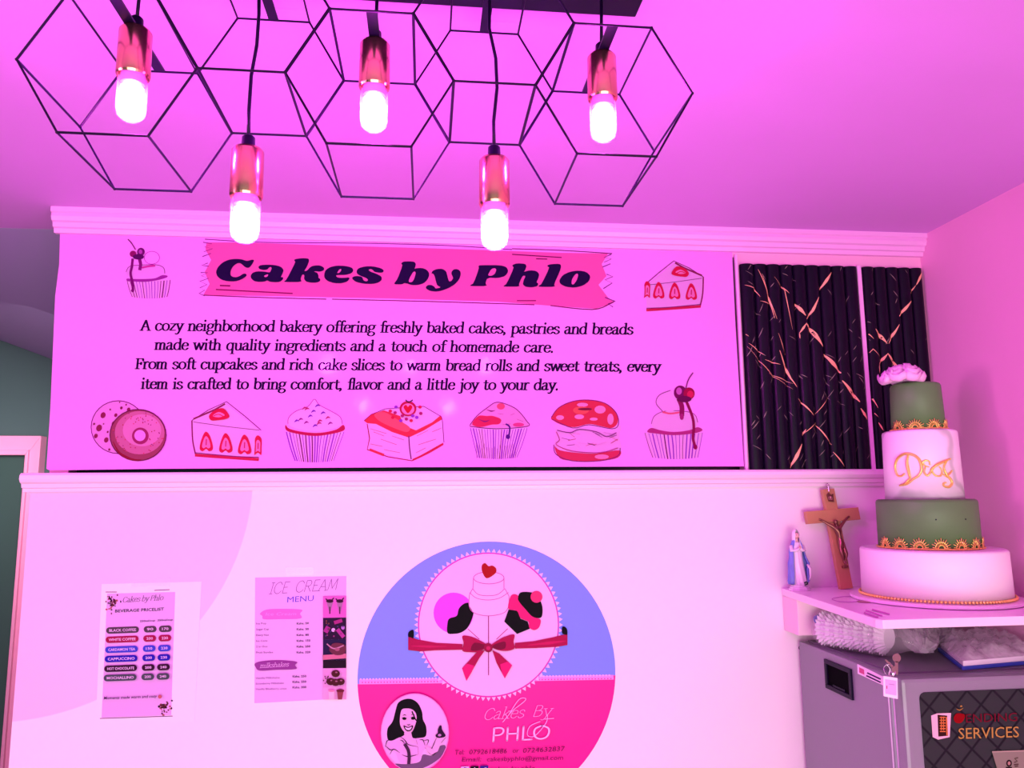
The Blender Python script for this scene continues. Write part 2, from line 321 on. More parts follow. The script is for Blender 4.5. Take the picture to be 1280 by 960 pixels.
# moulded trims
def trim(name, prof, x0, x1, m, ends=0):
    bm = bmesh.new(); a = [bm.verts.new((x0+(YB-y)*ends, y, z)) for y, z in prof]; b = [bm.verts.new((x1, y, z)) for y, z in prof]; n = len(prof)
    for i in range(n): bm.faces.new((a[i], a[(i+1) % n], b[(i+1) % n], b[i]))
    bm.faces.new(a); bm.faces.new(b[::-1]); o = finish(name, bm, m); return tag(o, kind='structure')
trim('trim_1', [(YB, ZC), (YB, H+.612), (YB-.012, H+.612), (YB-.014, H+.622), (YB-.020, H+.624), (YB-.022, H+.634), (YB-.028, H+.637), (YB-.032, H+.646), (YB-.030, H+.653), (YB-.036, H+.656), (YB-.036, ZC)], -.862, XR, M_corn)
trim('trim_2', [(YB, H+.056), (YB, H+.016), (YB-.010, H+.016), (YB-.011, H+.023), (YB-.018, H+.025), (YB-.020, H+.033), (YB-.027, H+.037), (YB-.031, H+.044), (YB-.030, H+.052), (YB-.025, H+.057)], -.885, XR, M_trim)
# far door
dr = empty('door_1', (-2.05, 3.2, 0), None, None); dr['kind'] = 'structure'
rel(box('door_leaf', (-2.2, 3.165, 0), (-1.515, 3.185, H+.170), M_door), dr)
bm = bmesh.new(); y = 3.15
for P in ([(-2.2, H+.243), (-1.466, H+.240), (-1.5135, H+.166), (-2.2, H+.170)], [(-1.466, H+.240), (-1.466, 0), (-1.5135, 0), (-1.5135, H+.166)]):
    prism(bm, [Vector((p[0], y, p[1])) for p in P], (0, .05, 0))
for P in ([(-2.2, H+.190), (-1.502, H+.186), (-1.5135, H+.166), (-2.2, H+.170)], [(-1.502, H+.186), (-1.502, 0), (-1.5135, 0), (-1.5135, H+.166)]):
    prism(bm, [Vector((p[0], y-.012, p[1])) for p in P], (0, .02, 0))
rel(finish('door_frame', bm, M_frame, bevel=.003), dr)

# ============================================================ PENDANT LAMP
M_black = mat('black_lacquered_steel', (.006, .001, .02), .4, spec=.15)
M_copper = mat('brushed_copper', (.92, .45, .30), .22, 1, noise=.25, nscale=20)
M_lit = mat('lit_magenta_lamp_core', (1, 1, 1), .5, emis=BULB_COL, es=BULB_EM)
M_glass = film('clear_bulb_glass', (1, .9, 1), .16, .05)
lx = -.0665; CZ = H+.4752; a = .0953; YN, YF = .842, 1.0
lamp = empty('pendant_lamp', (lx, .84, ZC), 'black five-cell honeycomb wire pendant lamp with copper sockets hanging from the ceiling', 'lamp')
rel(box('ceiling_plate', (lx-.345, .80, H+.641), (lx+.345, .948, ZC), M_black, bevel=.002), lamp)
def bulb_set(cx, ztop, cord_pts):
    yb = .905
    bm = bmesh.new(); tube(bm, [Vector((x, yb+dy, z)) for x, z, dy in cord_pts], .0022, 8); rel(finish('cord', bm, M_black, smooth=True), lamp)
    bm = bmesh.new(); lathe(bm, [(.0045, .018), (.0075, .015), (.008, .004), (.011, 0)], (cx, yb, ztop), 20); rel(finish('cord_grip', bm, M_black, smooth=True), lamp)
    bm = bmesh.new(); lathe(bm, [(.0060, .0005), (.0165, 0), (.0185, -.003), (.0190, -.058), (.0178, -.0605), (.0150, -.058), (.012, -.03)], (cx, yb, ztop), 40)
    s = rel(finish('socket', bm, M_copper), lamp)
    for p in s.data.polygons: p.use_smooth = abs(p.normal.z) < .4
    bm = bmesh.new(); lathe(bm, [(.0135, 0), (.0150, -.004), (.0165, -.010), (.0170, -.016), (.0170, -.044), (.0155, -.052), (.010, -.0575), (.002, -.059)], (cx, yb, ztop-.056), 28, cap=False)
    g_ = finish('bulb_glass', bm, M_glass, smooth=True); g_.parent = s
    bm = bmesh.new()
    lathe(bm, [(.009, 0), (.0128, -.003), (.0133, -.018), (.0120, -.019), (.0133, -.020), (.0133, -.033), (.011, -.038), (.005, -.040)], (cx, yb, ztop-.071), 24)
    q = finish('glowing_core', bm, M_lit, smooth=True); q.parent = s
    bm = bmesh.new(); lathe(bm, [(.0135, 0), (.0135, -.012), (.010, -.014)], (cx, yb, ztop-.057), 20)
    q = finish('bulb_collar', bm, mat('clear_violet_collar', (.5, .12, .7), .15)); q.parent = s
for k in range(5):
    cx = lx+(k-2)*.1430; cz = CZ+(.0826 if k % 2 else 0); ox = (k-2)*.0002
    bm = bmesh.new()
    def hexp(Y, k2): t = math.radians(60*k2); return Vector((cx+(a-.0006)*math.cos(t), Y, cz+(a-.0006)*math.sin(t)))
    def rod(p, q, s=.00142): tube(bm, [p, q], s, 6)
    for i in range(6):
        rod(hexp(YN, i), hexp(YN, i+1)); rod(hexp(YF, i), hexp(YF, i+1)); rod(hexp(YN, i), hexp(YF, i))
        for Y in (YN, YF): ball(bm, hexp(Y, i), .0019, 6)
    cg = rel(finish('wire_cage', bm, M_black), lamp)
    top = cz+.0825
    bm = bmesh.new(); bx(bm, (cx-.0065, YN, top-.0012), (cx+.0065, YF, top+.0012))
    bar = finish('mounting_bar', bm, M_black); bar.parent = cg; 
    zt = H+.5555 if k % 2 == 0 else H+.4105
    if k % 2 == 0:
        sx = cx+(.003 if k == 0 else 0); bulb_set(sx, zt, [(sx+.002, H+.645, 0), (sx+.001, H+.6, 0), (sx, zt+.01, 0)])
    else:
        sgn = -1 if k == 1 else 1
        sx = cx+(-.004 if k == 1 else .0045)
        bulb_set(sx, zt, [(cx, H+.645, 0), (cx+(.002 if k == 1 else -.001), H+.585, 0), (cx+(.001 if k == 1 else .007), H+.545, 0), (cx+(-.004 if k == 1 else .0085), H+.505, 0), (cx+(-.005 if k == 1 else .004), H+.46, 0), (sx, zt+.01, 0)])

# ============================================================ THE BANNER
DK = (34, 2, 60); YBN = YB-.002
M_ban = mat('glossy_pink_vinyl_banner', (.80, .25, .82), .10, noise=.03, nscale=3, bump=.35, bscale=7)
ban = None
bm = bmesh.new()
edge = [(75, 291), (74, 330), (69, 370), (66, 440), (63, 510), (58, 586), (62, 588), (200, 586), (520, 584), (930, 583), (925, 500), (919, 400), (915, 312), (600, 306), (300, 298)]
vp = [onY(px, py, YBN-.001) for px, py in edge]; 
for p in vp: p.y = YBN-.001
prism(bm, vp, (0, .0012, 0))
ban = finish('banner', bm, M_ban); tag(ban, 'long glossy pink vinyl bakery banner with pastry drawings and text, taped over the upper wall', 'banner')
B0 = YBN-.0013
def art(step=.00012): return Art(planeY, B0, step, (.66, .46, .78))
A = art()
A.poly([(258, 303), (300, 303), (420, 307), (560, 311), (700, 316), (760, 317), (752, 330), (758, 345), (748, 356), (760, 372), (768, 378), (745, 386), (700, 383), (620, 377), (480, 373), (330, 370), (254, 369), (262, 355), (256, 340), (264, 325), (257, 312)], (255, 118, 178))
A.line([(256, 299), (330, 303), (450, 304), (560, 307), (640, 312)], 1, (120, 20, 120)); A.line([(255, 369), (330, 372), (408, 374)], 1.2, (140, 10, 90)); A.line([(415, 374), (540, 377), (668, 381)], 1.2, (140, 10, 90)); A.line([(688, 382), (740, 387), (762, 380), (768, 376)], 1.2, (140, 10, 90))
A.line([(640, 311), (700, 313), (765, 317)], 1, (120, 10, 90)); A.line([(640, 318), (702, 322)], 1.2, (120, 10, 90)); A.line([(670, 323.6), (684, 324)], 1.2, (120, 10, 90))
A.line([(275, 357), (288, 357.5)], 1.8, (140, 10, 90)); A.line([(270, 362), (366, 367)], 1.4, (140, 10, 90)); A.line([(646, 376), (670, 376)], 1.2, (140, 10, 90))
for P in ([(254, 303), (265, 305), (256, 309), (266, 311), (255, 315), (264, 317), (253, 321)], [(260, 329), (252, 332), (261, 333)], [(251, 341), (260, 341), (252, 345), (261, 348), (250, 352), (259, 356), (250, 360), (256, 363), (249, 367), (256, 370)],
          [(764, 318), (755, 322), (764, 324), (755, 328), (763, 330), (753, 334)], [(758, 343), (766, 346), (756, 350), (765, 354), (754, 361)], [(756, 372), (769, 377), (760, 380), (766, 384)]): A.line(P, 1.1, (120, 20, 130), False)
A.build('ribbon_print', ban)
A = art(); A.layer = 12
def tr(P, x, y, s): return [(x+p[0]/s, y+p[1]/s) for p in P]
T1 = dict(x=265, y=315, s=12.8); T2 = dict(x=350, y=315, s=9.143); T3 = dict(x=485, y=315, s=12.8); T4 = dict(x=580, y=320, s=7.53)
GL = [(T1, [(680,130),(640,125),(560,150),(480,120),(380,112),(270,125),(170,170),(95,245),(65,320),(85,390),(150,445),(240,470),(370,475),(470,445),(540,400),(560,370),(540,348),(500,350),(450,385),(390,408),(330,400),(295,370),(300,300),(340,230),(400,185),(450,178),(490,205),(530,245),(575,258),(610,245),(650,190)], None),
 (T1, [(740,240),(780,212),(880,205),(1000,210),(1100,235),(1150,290),(1130,350),(1105,400),(1112,407),(1140,405),(1140,440),(1090,480),(1020,487),(930,480),(885,455),(850,475),(760,482),(680,470),(630,430),(620,380),(650,335),(720,312),(830,315),(920,330),(935,320),(960,260),(940,240),(910,255),(890,285),(820,292),(760,275)], [(830,385),(880,362),(905,362),(890,395),(850,408)]),
 (T2, [(165,85),(250,72),(325,75),(335,100),(310,170),(280,215),(285,222),(310,215),(350,170),(400,155),(460,155),(505,180),(505,210),(460,228),(410,222),(385,225),(430,240),(442,275),(440,300),(462,308),(460,335),(420,352),(350,352),(300,340),(275,310),(280,270),(270,258),(255,260),(235,310),(250,345),(50,345),(50,335),(75,320),(180,115),(165,105)], None),
 (T2, [(505,260),(520,210),(570,175),(650,157),(740,160),(820,178),(842,210),(820,245),(750,265),(650,265),(640,275),(660,295),(720,298),(790,292),(797,305),(770,340),(700,360),(620,358),(545,335),(510,300)], [(650,245),(680,200),(700,195),(700,215),(680,240)]),
 (T2, [(875,215),(900,185),(980,165),(1060,165),(1150,185),(1188,210),(1180,235),(1140,240),(1080,230),(1060,205),(1035,195),(1010,205),(1030,225),(1100,250),(1160,280),(1165,320),(1130,350),(1060,368),(960,365),(870,345),(825,310),(830,285),(880,275),(940,285),(955,330),(990,338),(1010,325),(990,300),(920,275),(880,250)], None),
 (T3, [(212,180),(250,155),(340,152),(420,158),(447,190),(435,250),(420,275),(460,262),(540,258),(610,280),(655,330),(660,380),(630,450),(570,505),(480,532),(380,532),(300,505),(255,500),(230,520),(105,520),(100,500),(150,440),(235,215),(215,195)], [(400,325),(430,312),(445,340),(420,430),(390,480),(350,488),(330,475),(345,420)]),
 (T3, [(692,350),(710,305),(780,275),(870,270),(930,310),(950,380),(965,450),(985,478),(1020,460),(1045,415),(1015,360),(1015,320),(1050,280),(1110,275),(1155,305),(1165,360),(1140,440),(1070,520),(970,580),(850,625),(760,637),(670,625),(610,590),(605,560),(640,530),(700,530),(745,560),(760,590),(850,570),(790,540),(770,490),(750,400),(730,355),(705,345)], None),
 (T4, [(135,92),(160,88),(340,88),(400,105),(418,145),(390,190),(320,210),(220,205),(200,260),(220,285),(55,285),(60,275),(90,260),(140,120)], [(255,125),(290,115),(305,130),(290,170),(260,188),(235,188),(225,180)]),
 (T4, [(455,85),(500,70),(575,75),(588,95),(575,135),(560,152),(620,135),(680,142),(708,170),(700,210),(680,250),(700,260),(690,285),(640,297),(580,292),(553,270),(560,230),(580,190),(555,185),(535,220),(515,270),(525,290),(370,290),(375,280),(400,265),(470,110),(455,98)], None),
 (T4, [(785,88),(820,78),(900,75),(915,95),(900,150),(845,270),(860,292),(700,292),(705,280),(730,265),(805,110),(785,100)], None),
 (T4, [(895,230),(930,180),(1000,148),(1080,138),(1150,150),(1190,190),(1175,240),(1120,280),(1040,300),(960,292),(905,265)], [(1010,265),(1015,220),(1045,175),(1065,165),(1075,180),(1060,230),(1030,272)])]
A.layer += 1
for t, P, hole in GL: A.poly(tr(chaikin(P), **t), (30, 4, 60), up=False)
A.layer += 1
for t, P, hole in GL:
    if hole: A.poly(tr(chaikin(hole), **t), (255, 118, 178), up=False)
tag(A.build('title_lettering', ban), 'fat black italic lettering reading Cakes by Phlo')
A = art(); A.layer = 3
for txt, p in (('A cozy neighborhood bakery offering freshly baked cakes, pastries and breads', (176, 413, 791, 418)), ('made with quality ingredients and a touch of homemade care.', (193, 437, 692, 440.5)),
               ('From soft cupcakes and rich cake slices to warm bread rolls and sweet treats, every', (169, 461, 825, 464.5)), ('item is crafted to bring comfort, flavor and a little joy to your day.', (176, 486, 698, 487.5))):
    pen(A, txt, *p, 9.0, DK, (.30, .13), .10, .62)
tag(A.build('paragraph_lettering', ban), 'four lines of dark serif text')
# -- pastry drawings
INK = (130, 30, 110); RED = (225, 30, 70); PUR = (160, 60, 200); CRM = (250, 205, 235); BRN = (190, 60, 70); OR = (240, 90, 70)
def wrapper(A, x0, x1, b0, b1, yt, yb, n, col=PUR):
    A.poly([(x0, yt), (x1, yt), (b1, yb-2), ((b0+b1)/2, yb), (b0, yb-2)], CRM)
    A.layer += 1
    for i in range(n+1):
        t = i/n; xa = x0+(x1-x0)*t; xb = b0+(b1-b0)*t; bow = 2*(1-(2*t-1)**2)
        A.line([(xa, yt+bow), ((xa+xb)/2+random.uniform(-.5, .5), (yt+yb)/2), (xb, yb-2+bow)], random.choice((.7, .9, 1.5)), random.choice((col, INK, col)), up=False)
def cherry_cup(name, x, y, sx):           # x,y = lower left corner of the wrapper drawing, sx mirrors
    A = art(); A.layer = 2
    def q(P): return [(x+sx*p[0], y+p[1]) for p in P]
    xs = q([(0, -34), (72, -34), (10, 0), (66, 0)])
    wrapper(A, xs[0][0], xs[1][0], xs[2][0], xs[3][0], y-33, y, 15)
    A.blob(q([(3, -34), (8, -39), (20, -36), (36, -34), (55, -36), (66, -40), (72, -36), (60, -32), (36, -30), (14, -32)]), (190, 60, 130))
    A.blob(q([(8, -44), (12, -54), (25, -60), (48, -60), (62, -56), (66, -46), (60, -38), (36, -35), (14, -38)]), CRM)
    A.line(q([(8, -44), (12, -54), (25, -60), (48, -60), (62, -56), (66, -46)]), .7, INK)
    A.blob(q([(14, -72), (20, -82), (32, -86), (42, -80), (44, -66), (34, -60), (20, -62)]), (253, 200, 240)); A.line(q([(22, -60), (14, -70), (18, -80), (32, -86)]), .8, INK)
    A.line(q([(22, -59), (32, -57), (46, -59)]), 2.2, (250, 110, 130))
    A.line(q([(42, -76), (46, -66), (46, -54)]), 6, (150, 20, 90)); A.ell(x+sx*46, y-53, 2.6, 4, (180, 40, 120))
    A.line(q([(50, -76), (56, -62), (60, -50), (61, -38), (60, -26), (63, -15)]), 3.4, (150, 20, 80)); A.ell(x+sx*63, y-15, 2.5, 3, (150, 20, 80))
    A.ell(x+sx*44, y-83, 8, 9, (125, 15, 90)); A.ell(x+sx*42.5, y-85, 3.5, 4.5, (215, 110, 190)); A.ell(x+sx*55, y-82, 7, 7.5, (170, 15, 70)); A.ell(x+sx*56.5, y-81, 4, 4.5, (225, 40, 90))
    A.ell(x+sx*49, y-75, 9, 4, (110, 10, 80)); A.line(q([(51, -88), (54, -99), (60, -108)]), 1.3, INK)
    A.build(name, ban)
cherry_cup('cupcake_drawing', 806, 574, 1)
# the smaller one at top left (mirrored)
A0 = art
def cherry_small():
    A = art(); A.layer = 2; X = lambda v: 140+v/9.6; Y = lambda v: 290+v/9.6
    q = lambda P: [(X(a_), Y(b_)) for a_, b_ in P]
    A.blob(q([(170, 480), (210, 415), (320, 400), (530, 395), (620, 430), (635, 500), (560, 545), (400, 570), (260, 560), (190, 530)]), (248, 190, 240))
    wrapper(A, X(180), X(700), X(245), X(660), Y(575), Y(800), 14)
    A.blob(q([(180, 560), (270, 565), (400, 565), (520, 555), (600, 520), (665, 525), (650, 550), (520, 585), (380, 600), (250, 595), (185, 590)]), (170, 50, 160))
    A.ring(X(480), Y(310), 9.5, 8, .7, (210, 60, 200)); A.line(q([(170, 480), (210, 415), (320, 400), (530, 395), (620, 430), (635, 500)]), .7, INK)
    A.line(q([(360, 430), (430, 415), (520, 405)]), 2.5, (220, 70, 160))
    A.line(q([(250, 320), (240, 420), (225, 500), (245, 600), (255, 700)]), 3.2, (130, 20, 110)); A.line(q([(330, 320), (345, 390), (335, 460)]), 4, (140, 25, 120)); A.ell(X(250), Y(705), 2, 2, (130, 20, 110))
    A.ell(X(255), Y(265), 4.2, 4, (150, 20, 100)); A.ell(X(350), Y(240), 4.8, 5, (120, 20, 110)); A.ell(X(345), Y(240), 2.2, 2.8, (190, 80, 180)); A.ell(X(320), Y(300), 7, 3.5, (90, 10, 90))
    A.line(q([(195, 90), (240, 140), (285, 215)]), 1.3, INK); A.build('cupcake_drawing', ban)
cherry_small()
def slice_(name, ox, oy, k, sx, berries):
    A = art(); A.layer = 2; q = lambda P: [(ox+sx*a_*k, oy+b_*k) for a_, b_ in P]
    A.poly(q([(0, 22), (42, 0), (90, 37), (88, 74), (8, 72), (1, 55)]), CRM)
    A.line(q([(0, 24), (22, 10), (46, -1), (70, 18), (92, 37)]), 1, INK, False); A.line(q([(2, 22), (30, 10), (44, 2)]), 2.2, (150, 50, 90), False)
    A.line(q([(2, 26), (45, 32), (90, 37)]), .7, INK); A.line(q([(0, 24), (1, 50), (5, 70)]), 1.6, (150, 30, 90))
    A.line(q([(4, 70), (30, 72), (60, 74), (89, 76)]), 4.0*k, (215, 40, 80)); A.line(q([(4, 67), (30, 69.5), (60, 72), (89, 73)]), 1, INK)
    for bx_, by, wd in berries:
        c = q([(bx_, by)])[0]; P = [(0, -13), (5, -8), (9*wd, 4), (9*wd, 11), (4, 13), (0, 10), (-5, 13), (-9*wd, 10), (-8*wd, 2), (-4, -9)]
        A.blob([(c[0]+p[0]*k*.95, c[1]+p[1]*k) for p in P], RED); A.blob([(c[0]+p[0]*k*.6, c[1]+1+p[1]*k*.62) for p in P], (250, 150, 190)); A.line([(c[0], c[1]+5*k), (c[0]+.3, c[1]-3*k)], 1.5, (210, 60, 110))
    P = q([(23, 18), (30, 11), (42, 8), (50, 18), (46, 22), (34, 24), (26, 24)]); A.blob(P, RED); P = q([(28, 18), (36, 13), (44, 17), (36, 20)]); A.blob(P, (250, 150, 190)); A.line(q([(29, 18), (36, 16), (44, 20)]), 1, RED)
    A.build(name, ban)
slice_('cake_slice_drawing', 240, 503, .94, 1, [(19, 52, 1), (45, 54, 1), (70, 56, 1), (88, 57, .55)])
slice_('cake_slice_drawing', 879, 327, .80, -1, [(19, 47, 1), (45, 46, 1), (70, 45, 1), (88, 44, .5)])
# doughnut and cookie
A = art(); A.layer = 2
A.ell(148, 534, 34, 33, (245, 175, 225)); A.ring(148, 534, 34, 33, 1.1, INK)
for px, py, r in ((129, 519, 4), (124, 535, 4.5), (120, 545, 3), (133, 550, 3.5), (143, 530, 4), (145, 519, 2.5), (152, 510, 2), (161, 512, 2.6), (138, 512, 1.2), (158, 506, 1.2), (118, 530, 1.5), (135, 540, 1.5), (137, 562, 1.6), (150, 503, 1), (130, 530, 1)): A.ell(px, py, r*.8, r, (150, 40, 80), 10, rot=.4)
A.ell(173, 544, 35, 32, (165, 80, 95), 32); A.ell(175, 541, 31, 27, (215, 130, 155), 32); A.ell(178, 538, 24, 20, (235, 155, 190), 28); A.ring(173, 544, 35, 32, 1.2, (110, 20, 70))
A.ell(176, 545, 10.5, 10.5, (170, 50, 100)); A.ell(175.5, 544.5, 7, 7, (245, 175, 235))
for i in range(60):
    t = random.uniform(0, 6.28); r = random.uniform(.45, .95); A.ell(173+34*r*math.cos(t), 544+31*r*math.sin(t), .8, .8, random.choice((BRN, (170, 60, 120), (230, 70, 100))), 6, up=(i == 0))
A.line([(142, 552), (150, 566), (165, 574), (178, 575)], 3, (150, 30, 50), taper=True); A.build('doughnut_drawing', ban)
# frosted cupcake
A = art(); A.layer = 2
wrapper(A, 358, 430, 369, 417, 540, 578, 18)
A.blob([(357, 531), (362, 536), (380, 540), (400, 541), (420, 537), (429, 531), (430, 538), (412, 543), (392, 545), (370, 542), (358, 538)], (200, 30, 80))
A.blob([(360, 530), (361, 522), (370, 514), (385, 508), (393, 499), (399, 506), (412, 513), (425, 521), (428, 530), (415, 536), (393, 539), (372, 536)], (253, 210, 242))
A.line([(360, 530), (361, 522), (370, 514), (385, 508), (393, 499), (399, 506), (412, 513), (425, 521), (428, 530)], .8, (190, 60, 160))
for px, py in ((381, 511), (397, 508), (376, 525), (383, 529), (400, 527), (410, 523), (392, 515), (404, 517), (371, 527), (394, 533), (413, 530), (388, 521), (399, 530), (384, 512)): A.line([(px-3, py+1), (px, py-1.5), (px+3, py-.5)], 2.4, random.choice(((170, 40, 150), (200, 60, 120), (140, 50, 190))), taper=True)
A.build('cupcake_drawing', ban)
# layered square cake
A = art(); A.layer = 2
A.poly([(458, 525), (481, 511), (530, 507), (553, 524), (554, 555), (517, 575), (460, 563), (461, 550)], CRM)
A.poly([(455, 526), (464, 518), (480, 513), (500, 520), (505, 532), (520, 538), (540, 528), (551, 519), (553, 524), (530, 538), (511, 547), (490, 540), (470, 530), (459, 529)], (232, 60, 75)); A.blob([(468, 518), (480, 515), (496, 524), (512, 534), (508, 540), (490, 534), (474, 526)], (245, 110, 110))
A.line([(455, 526), (464, 518), (482, 511), (530, 508), (552, 521), (553, 526), (555, 553)], .8, INK, False); A.line([(511, 545), (512, 560), (514, 574)], 1.4, INK); A.line([(459, 530), (462, 548), (459, 562), (485, 571), (515, 576), (554, 554)], 1.2, (190, 30, 80), False)
for P in ([(467, 540), (480, 545)], [(476, 549), (496, 556)], [(463, 555), (478, 558)], [(480, 562), (500, 566)], [(490, 545), (505, 550)], [(521, 545), (535, 538)], [(540, 540), (552, 535)], [(523, 556), (545, 549)], [(520, 566), (532, 560)], [(463, 536), (483, 542)]): A.line(P, 2, (215, 40, 90), taper=True)
A.line([(516, 575), (535, 566), (554, 555)], 2.2, (220, 30, 70)); A.line([(462, 562), (480, 569)], 3, (230, 60, 80))
def heart(A, cx, cy, s, col): A.blob([(cx, cy-.4*s), (cx+.45*s, cy-.85*s), (cx+.95*s, cy-.5*s), (cx+.8*s, cy+.1*s), (cx, cy+s), (cx-.8*s, cy+.1*s), (cx-.95*s, cy-.5*s), (cx-.45*s, cy-.85*s)], col)
A.ell(510, 511, 10.5, 9.5, (200, 20, 70)); A.ell(510, 511.5, 8, 7, (250, 160, 200)); heart(A, 510, 511, 5.6, (220, 20, 50)); A.line([(507, 500), (511, 503), (516, 500)], 1.4, (60, 40, 60))
for i, (px, py) in enumerate(((488, 514), (495, 509), (494, 516), (491, 522), (501, 526), (508, 524), (514, 526), (521, 522), (526, 517), (525, 509), (516, 520), (503, 520))): A.ell(px, py, 2.2, 2, (RED, PUR, (190, 30, 110))[i % 3], 10)
A.build('layer_cake_drawing', ban)
# muffin
A = art(); A.layer = 2
wrapper(A, 588, 659, 597, 646, 535, 574, 20)
A.layer += 1
for i in range(16): t = i/15; A.line([(596+48*t, 573), (595.5+49*t, 556+random.uniform(-3, 5))], 2, (140, 50, 70), up=False, taper=True)
A.blob([(587, 532), (596, 520), (610, 509), (620, 503), (632, 505), (646, 512), (658, 526), (659, 533), (640, 534), (620, 535), (600, 534)], (248, 175, 215)); A.line([(587, 532), (596, 520), (610, 509), (620, 503), (632, 505), (646, 512), (658, 526), (659, 533), (620, 536), (587, 533)], 1, INK)
A.blob([(590, 530), (598, 520), (608, 520), (616, 520), (626, 524), (624, 530), (614, 531), (600, 534)], (225, 50, 90)); A.ell(626, 508, 5, 4, (240, 100, 120)); A.ell(648, 531, 7, 2.5, (235, 80, 140))
for P in ([(608, 512), (614, 514), (619, 513)], [(622, 517), (629, 518)], [(638, 519), (643, 517)], [(646, 524), (654, 527)], [(628, 531), (638, 530)], [(598, 524), (606, 527), (612, 525)]): A.line(P, 1.8, (150, 30, 120), taper=True)
A.line([(632, 530), (637, 534), (636, 545)], 2, (90, 20, 130)); A.ell(635, 546, 2.6, 3, (90, 20, 130)); A.build('muffin_drawing', ban)
# filled bun
A = art(); A.layer = 2
A.blob([(694, 540), (700, 530), (770, 530), (774, 545), (770, 570), (700, 570)], (252, 200, 236))
A.blob([(689, 522), (698, 510), (715, 502), (735, 500), (756, 504), (770, 516), (772, 528), (765, 535), (752, 533), (736, 530), (718, 534), (702, 531), (692, 526)], (226, 62, 80)); A.line([(689, 522), (698, 510), (715, 502), (735, 500), (756, 504), (770, 516), (773, 530), (765, 536), (736, 531), (716, 535), (690, 524)], 1, INK)
for P in ((700, 522, 5, 3), (728, 506, 7, 2.6), (750, 512, 7, 5), (724, 521, 6, 3), (763, 524, 4, 7), (742, 524, 5, 2)): A.ell(*P, (248, 170, 200), 14)
A.ell(726, 513, 10, 5, (240, 110, 90), 14); A.ell(731, 511.5, 9, 1.6, (130, 30, 60), 12)
A.blob([(693, 558), (700, 563), (720, 566), (745, 567), (774, 563), (772, 572), (750, 576), (720, 576), (700, 573)], (222, 60, 90)); A.line([(692, 556), (695, 568), (715, 576), (750, 576), (772, 570), (775, 560)], 1, INK); A.ell(752, 571, 9, 3, (248, 160, 190), 12)
random.seed(3)
for i in range(20):
    x = random.uniform(698, 768); y = random.uniform(541, 557); t = random.uniform(-.8, .8); A.line([(x-5*math.cos(t), y-5*math.sin(t)), (x+5*math.cos(t), y+5*math.sin(t))], random.uniform(1, 3.5), random.choice(((205, 30, 70), (240, 120, 120), INK, (250, 190, 225))), taper=True)
A.line([(696, 538), (712, 541), (724, 537), (745, 540), (758, 546), (770, 541)], 1, INK); A.line([(695, 540), (699, 550), (695, 556), (715, 564), (750, 566), (772, 560)], .9, (190, 40, 110)); A.build('bun_drawing', ban)
# gold-veined fluted panels on the right of the banner
# ============================================================ FLUTED PANELS
M_blackp = mat('black_fluted_pvc', (.003, .001, .012), .3, noise=.4, nscale=40, spec=.2)
M_vein = mat('gold_vein_print', (.95, .42, .26), .4); M_vein2 = mat('faint_vein_print', (.26, .19, .17), .5)
YP = YB-.004
def fl(x, x0, per): t = ((x-x0)/per) % 1; return .0125*math.sqrt(max(0, 1-(2*t-1)**2*.92))
def panel(x0, x1, n, veins, label, seed):
    per = (x1-x0)/n; bm = bmesh.new(); N = n*10; z0, z1 = H+.0575, H+.5785; cols = []
    for i in range(N+1):
        x = x0+(x1-x0)*i/N; y = YP-.003-fl(x+1e-6 if i < N else x-1e-6, x0, per) if 0 < i < N else YP-.004
        cols.append([bm.verts.new((x, y, z0)), bm.verts.new((x, y, z1)), bm.verts.new((x, YP, z1)), bm.verts.new((x, YP, z0))])
    for a_, b_ in zip(cols, cols[1:]):
        for k in range(4): bm.faces.new((a_[k], b_[k], b_[(k+1) % 4], a_[(k+1) % 4]))
    bm.faces.new(cols[0]); bm.faces.new(cols[-1][::-1])
    p = finish('fluted_wall_panel', bm, M_blackp); tag(p, label, 'wall panel', 'black fluted panels with gold veins')
    def ribbon(bm, P, wd, tap=True):
        P = [onY(a_, b_, YP-.010) for a_, b_ in P]; pts = []
        for q, r in zip(P, P[1:]):
            k = max(2, int((r-q).length/.004))
            pts += [q.lerp(r, i/k) for i in range(k)]
        pts.append(P[-1]); n_ = len(pts); pr = None
        for i, c in enumerate(pts):
            if not (x0+.002 < c.x < x1-.002 and z0+.003 < c.z < z1-.003): pr = None; continue
            t = (pts[min(i+1, n_-1)]-pts[max(i-1, 0)]).normalized(); nn = Vector((-t.z, 0, t.x))
            h = wd/2*((1-abs(2*i/(n_-1)-1))*.8+.2 if tap else 1); cur = []
            for s_ in (-1, 1):
                w_ = c+nn*h*s_; cur.append(bm.verts.new((w_.x, YP-.0036-fl(w_.x, x0, per), w_.z)))
            if pr: bm.faces.new((pr[0], pr[1], cur[1], cur[0]))
            pr = cur
    bm = bmesh.new()
    for P, wd in veins: ribbon(bm, P, wd*.0019)
    finish('gold_vein', bm, M_vein, p)
    bm = bmesh.new(); random.seed(seed)
    for i in range(int((x1-x0)*420)):
        c = (random.uniform(915, 1165), random.uniform(330, 585)); s_ = random.uniform(5, 14); t = random.choice((-1.0, -.9, -1.2, .9, .5))
        ribbon(bm, [c, (c[0]+s_*math.cos(t), c[1]+s_*math.sin(t))], random.uniform(.6, 1.2)*.0019)
    tag(finish('faint_vein', bm, M_vein2, p), kind='stuff'); return p
def c6(P): return [(880+a_/3, 280+b_/3) for a_, b_ in P]
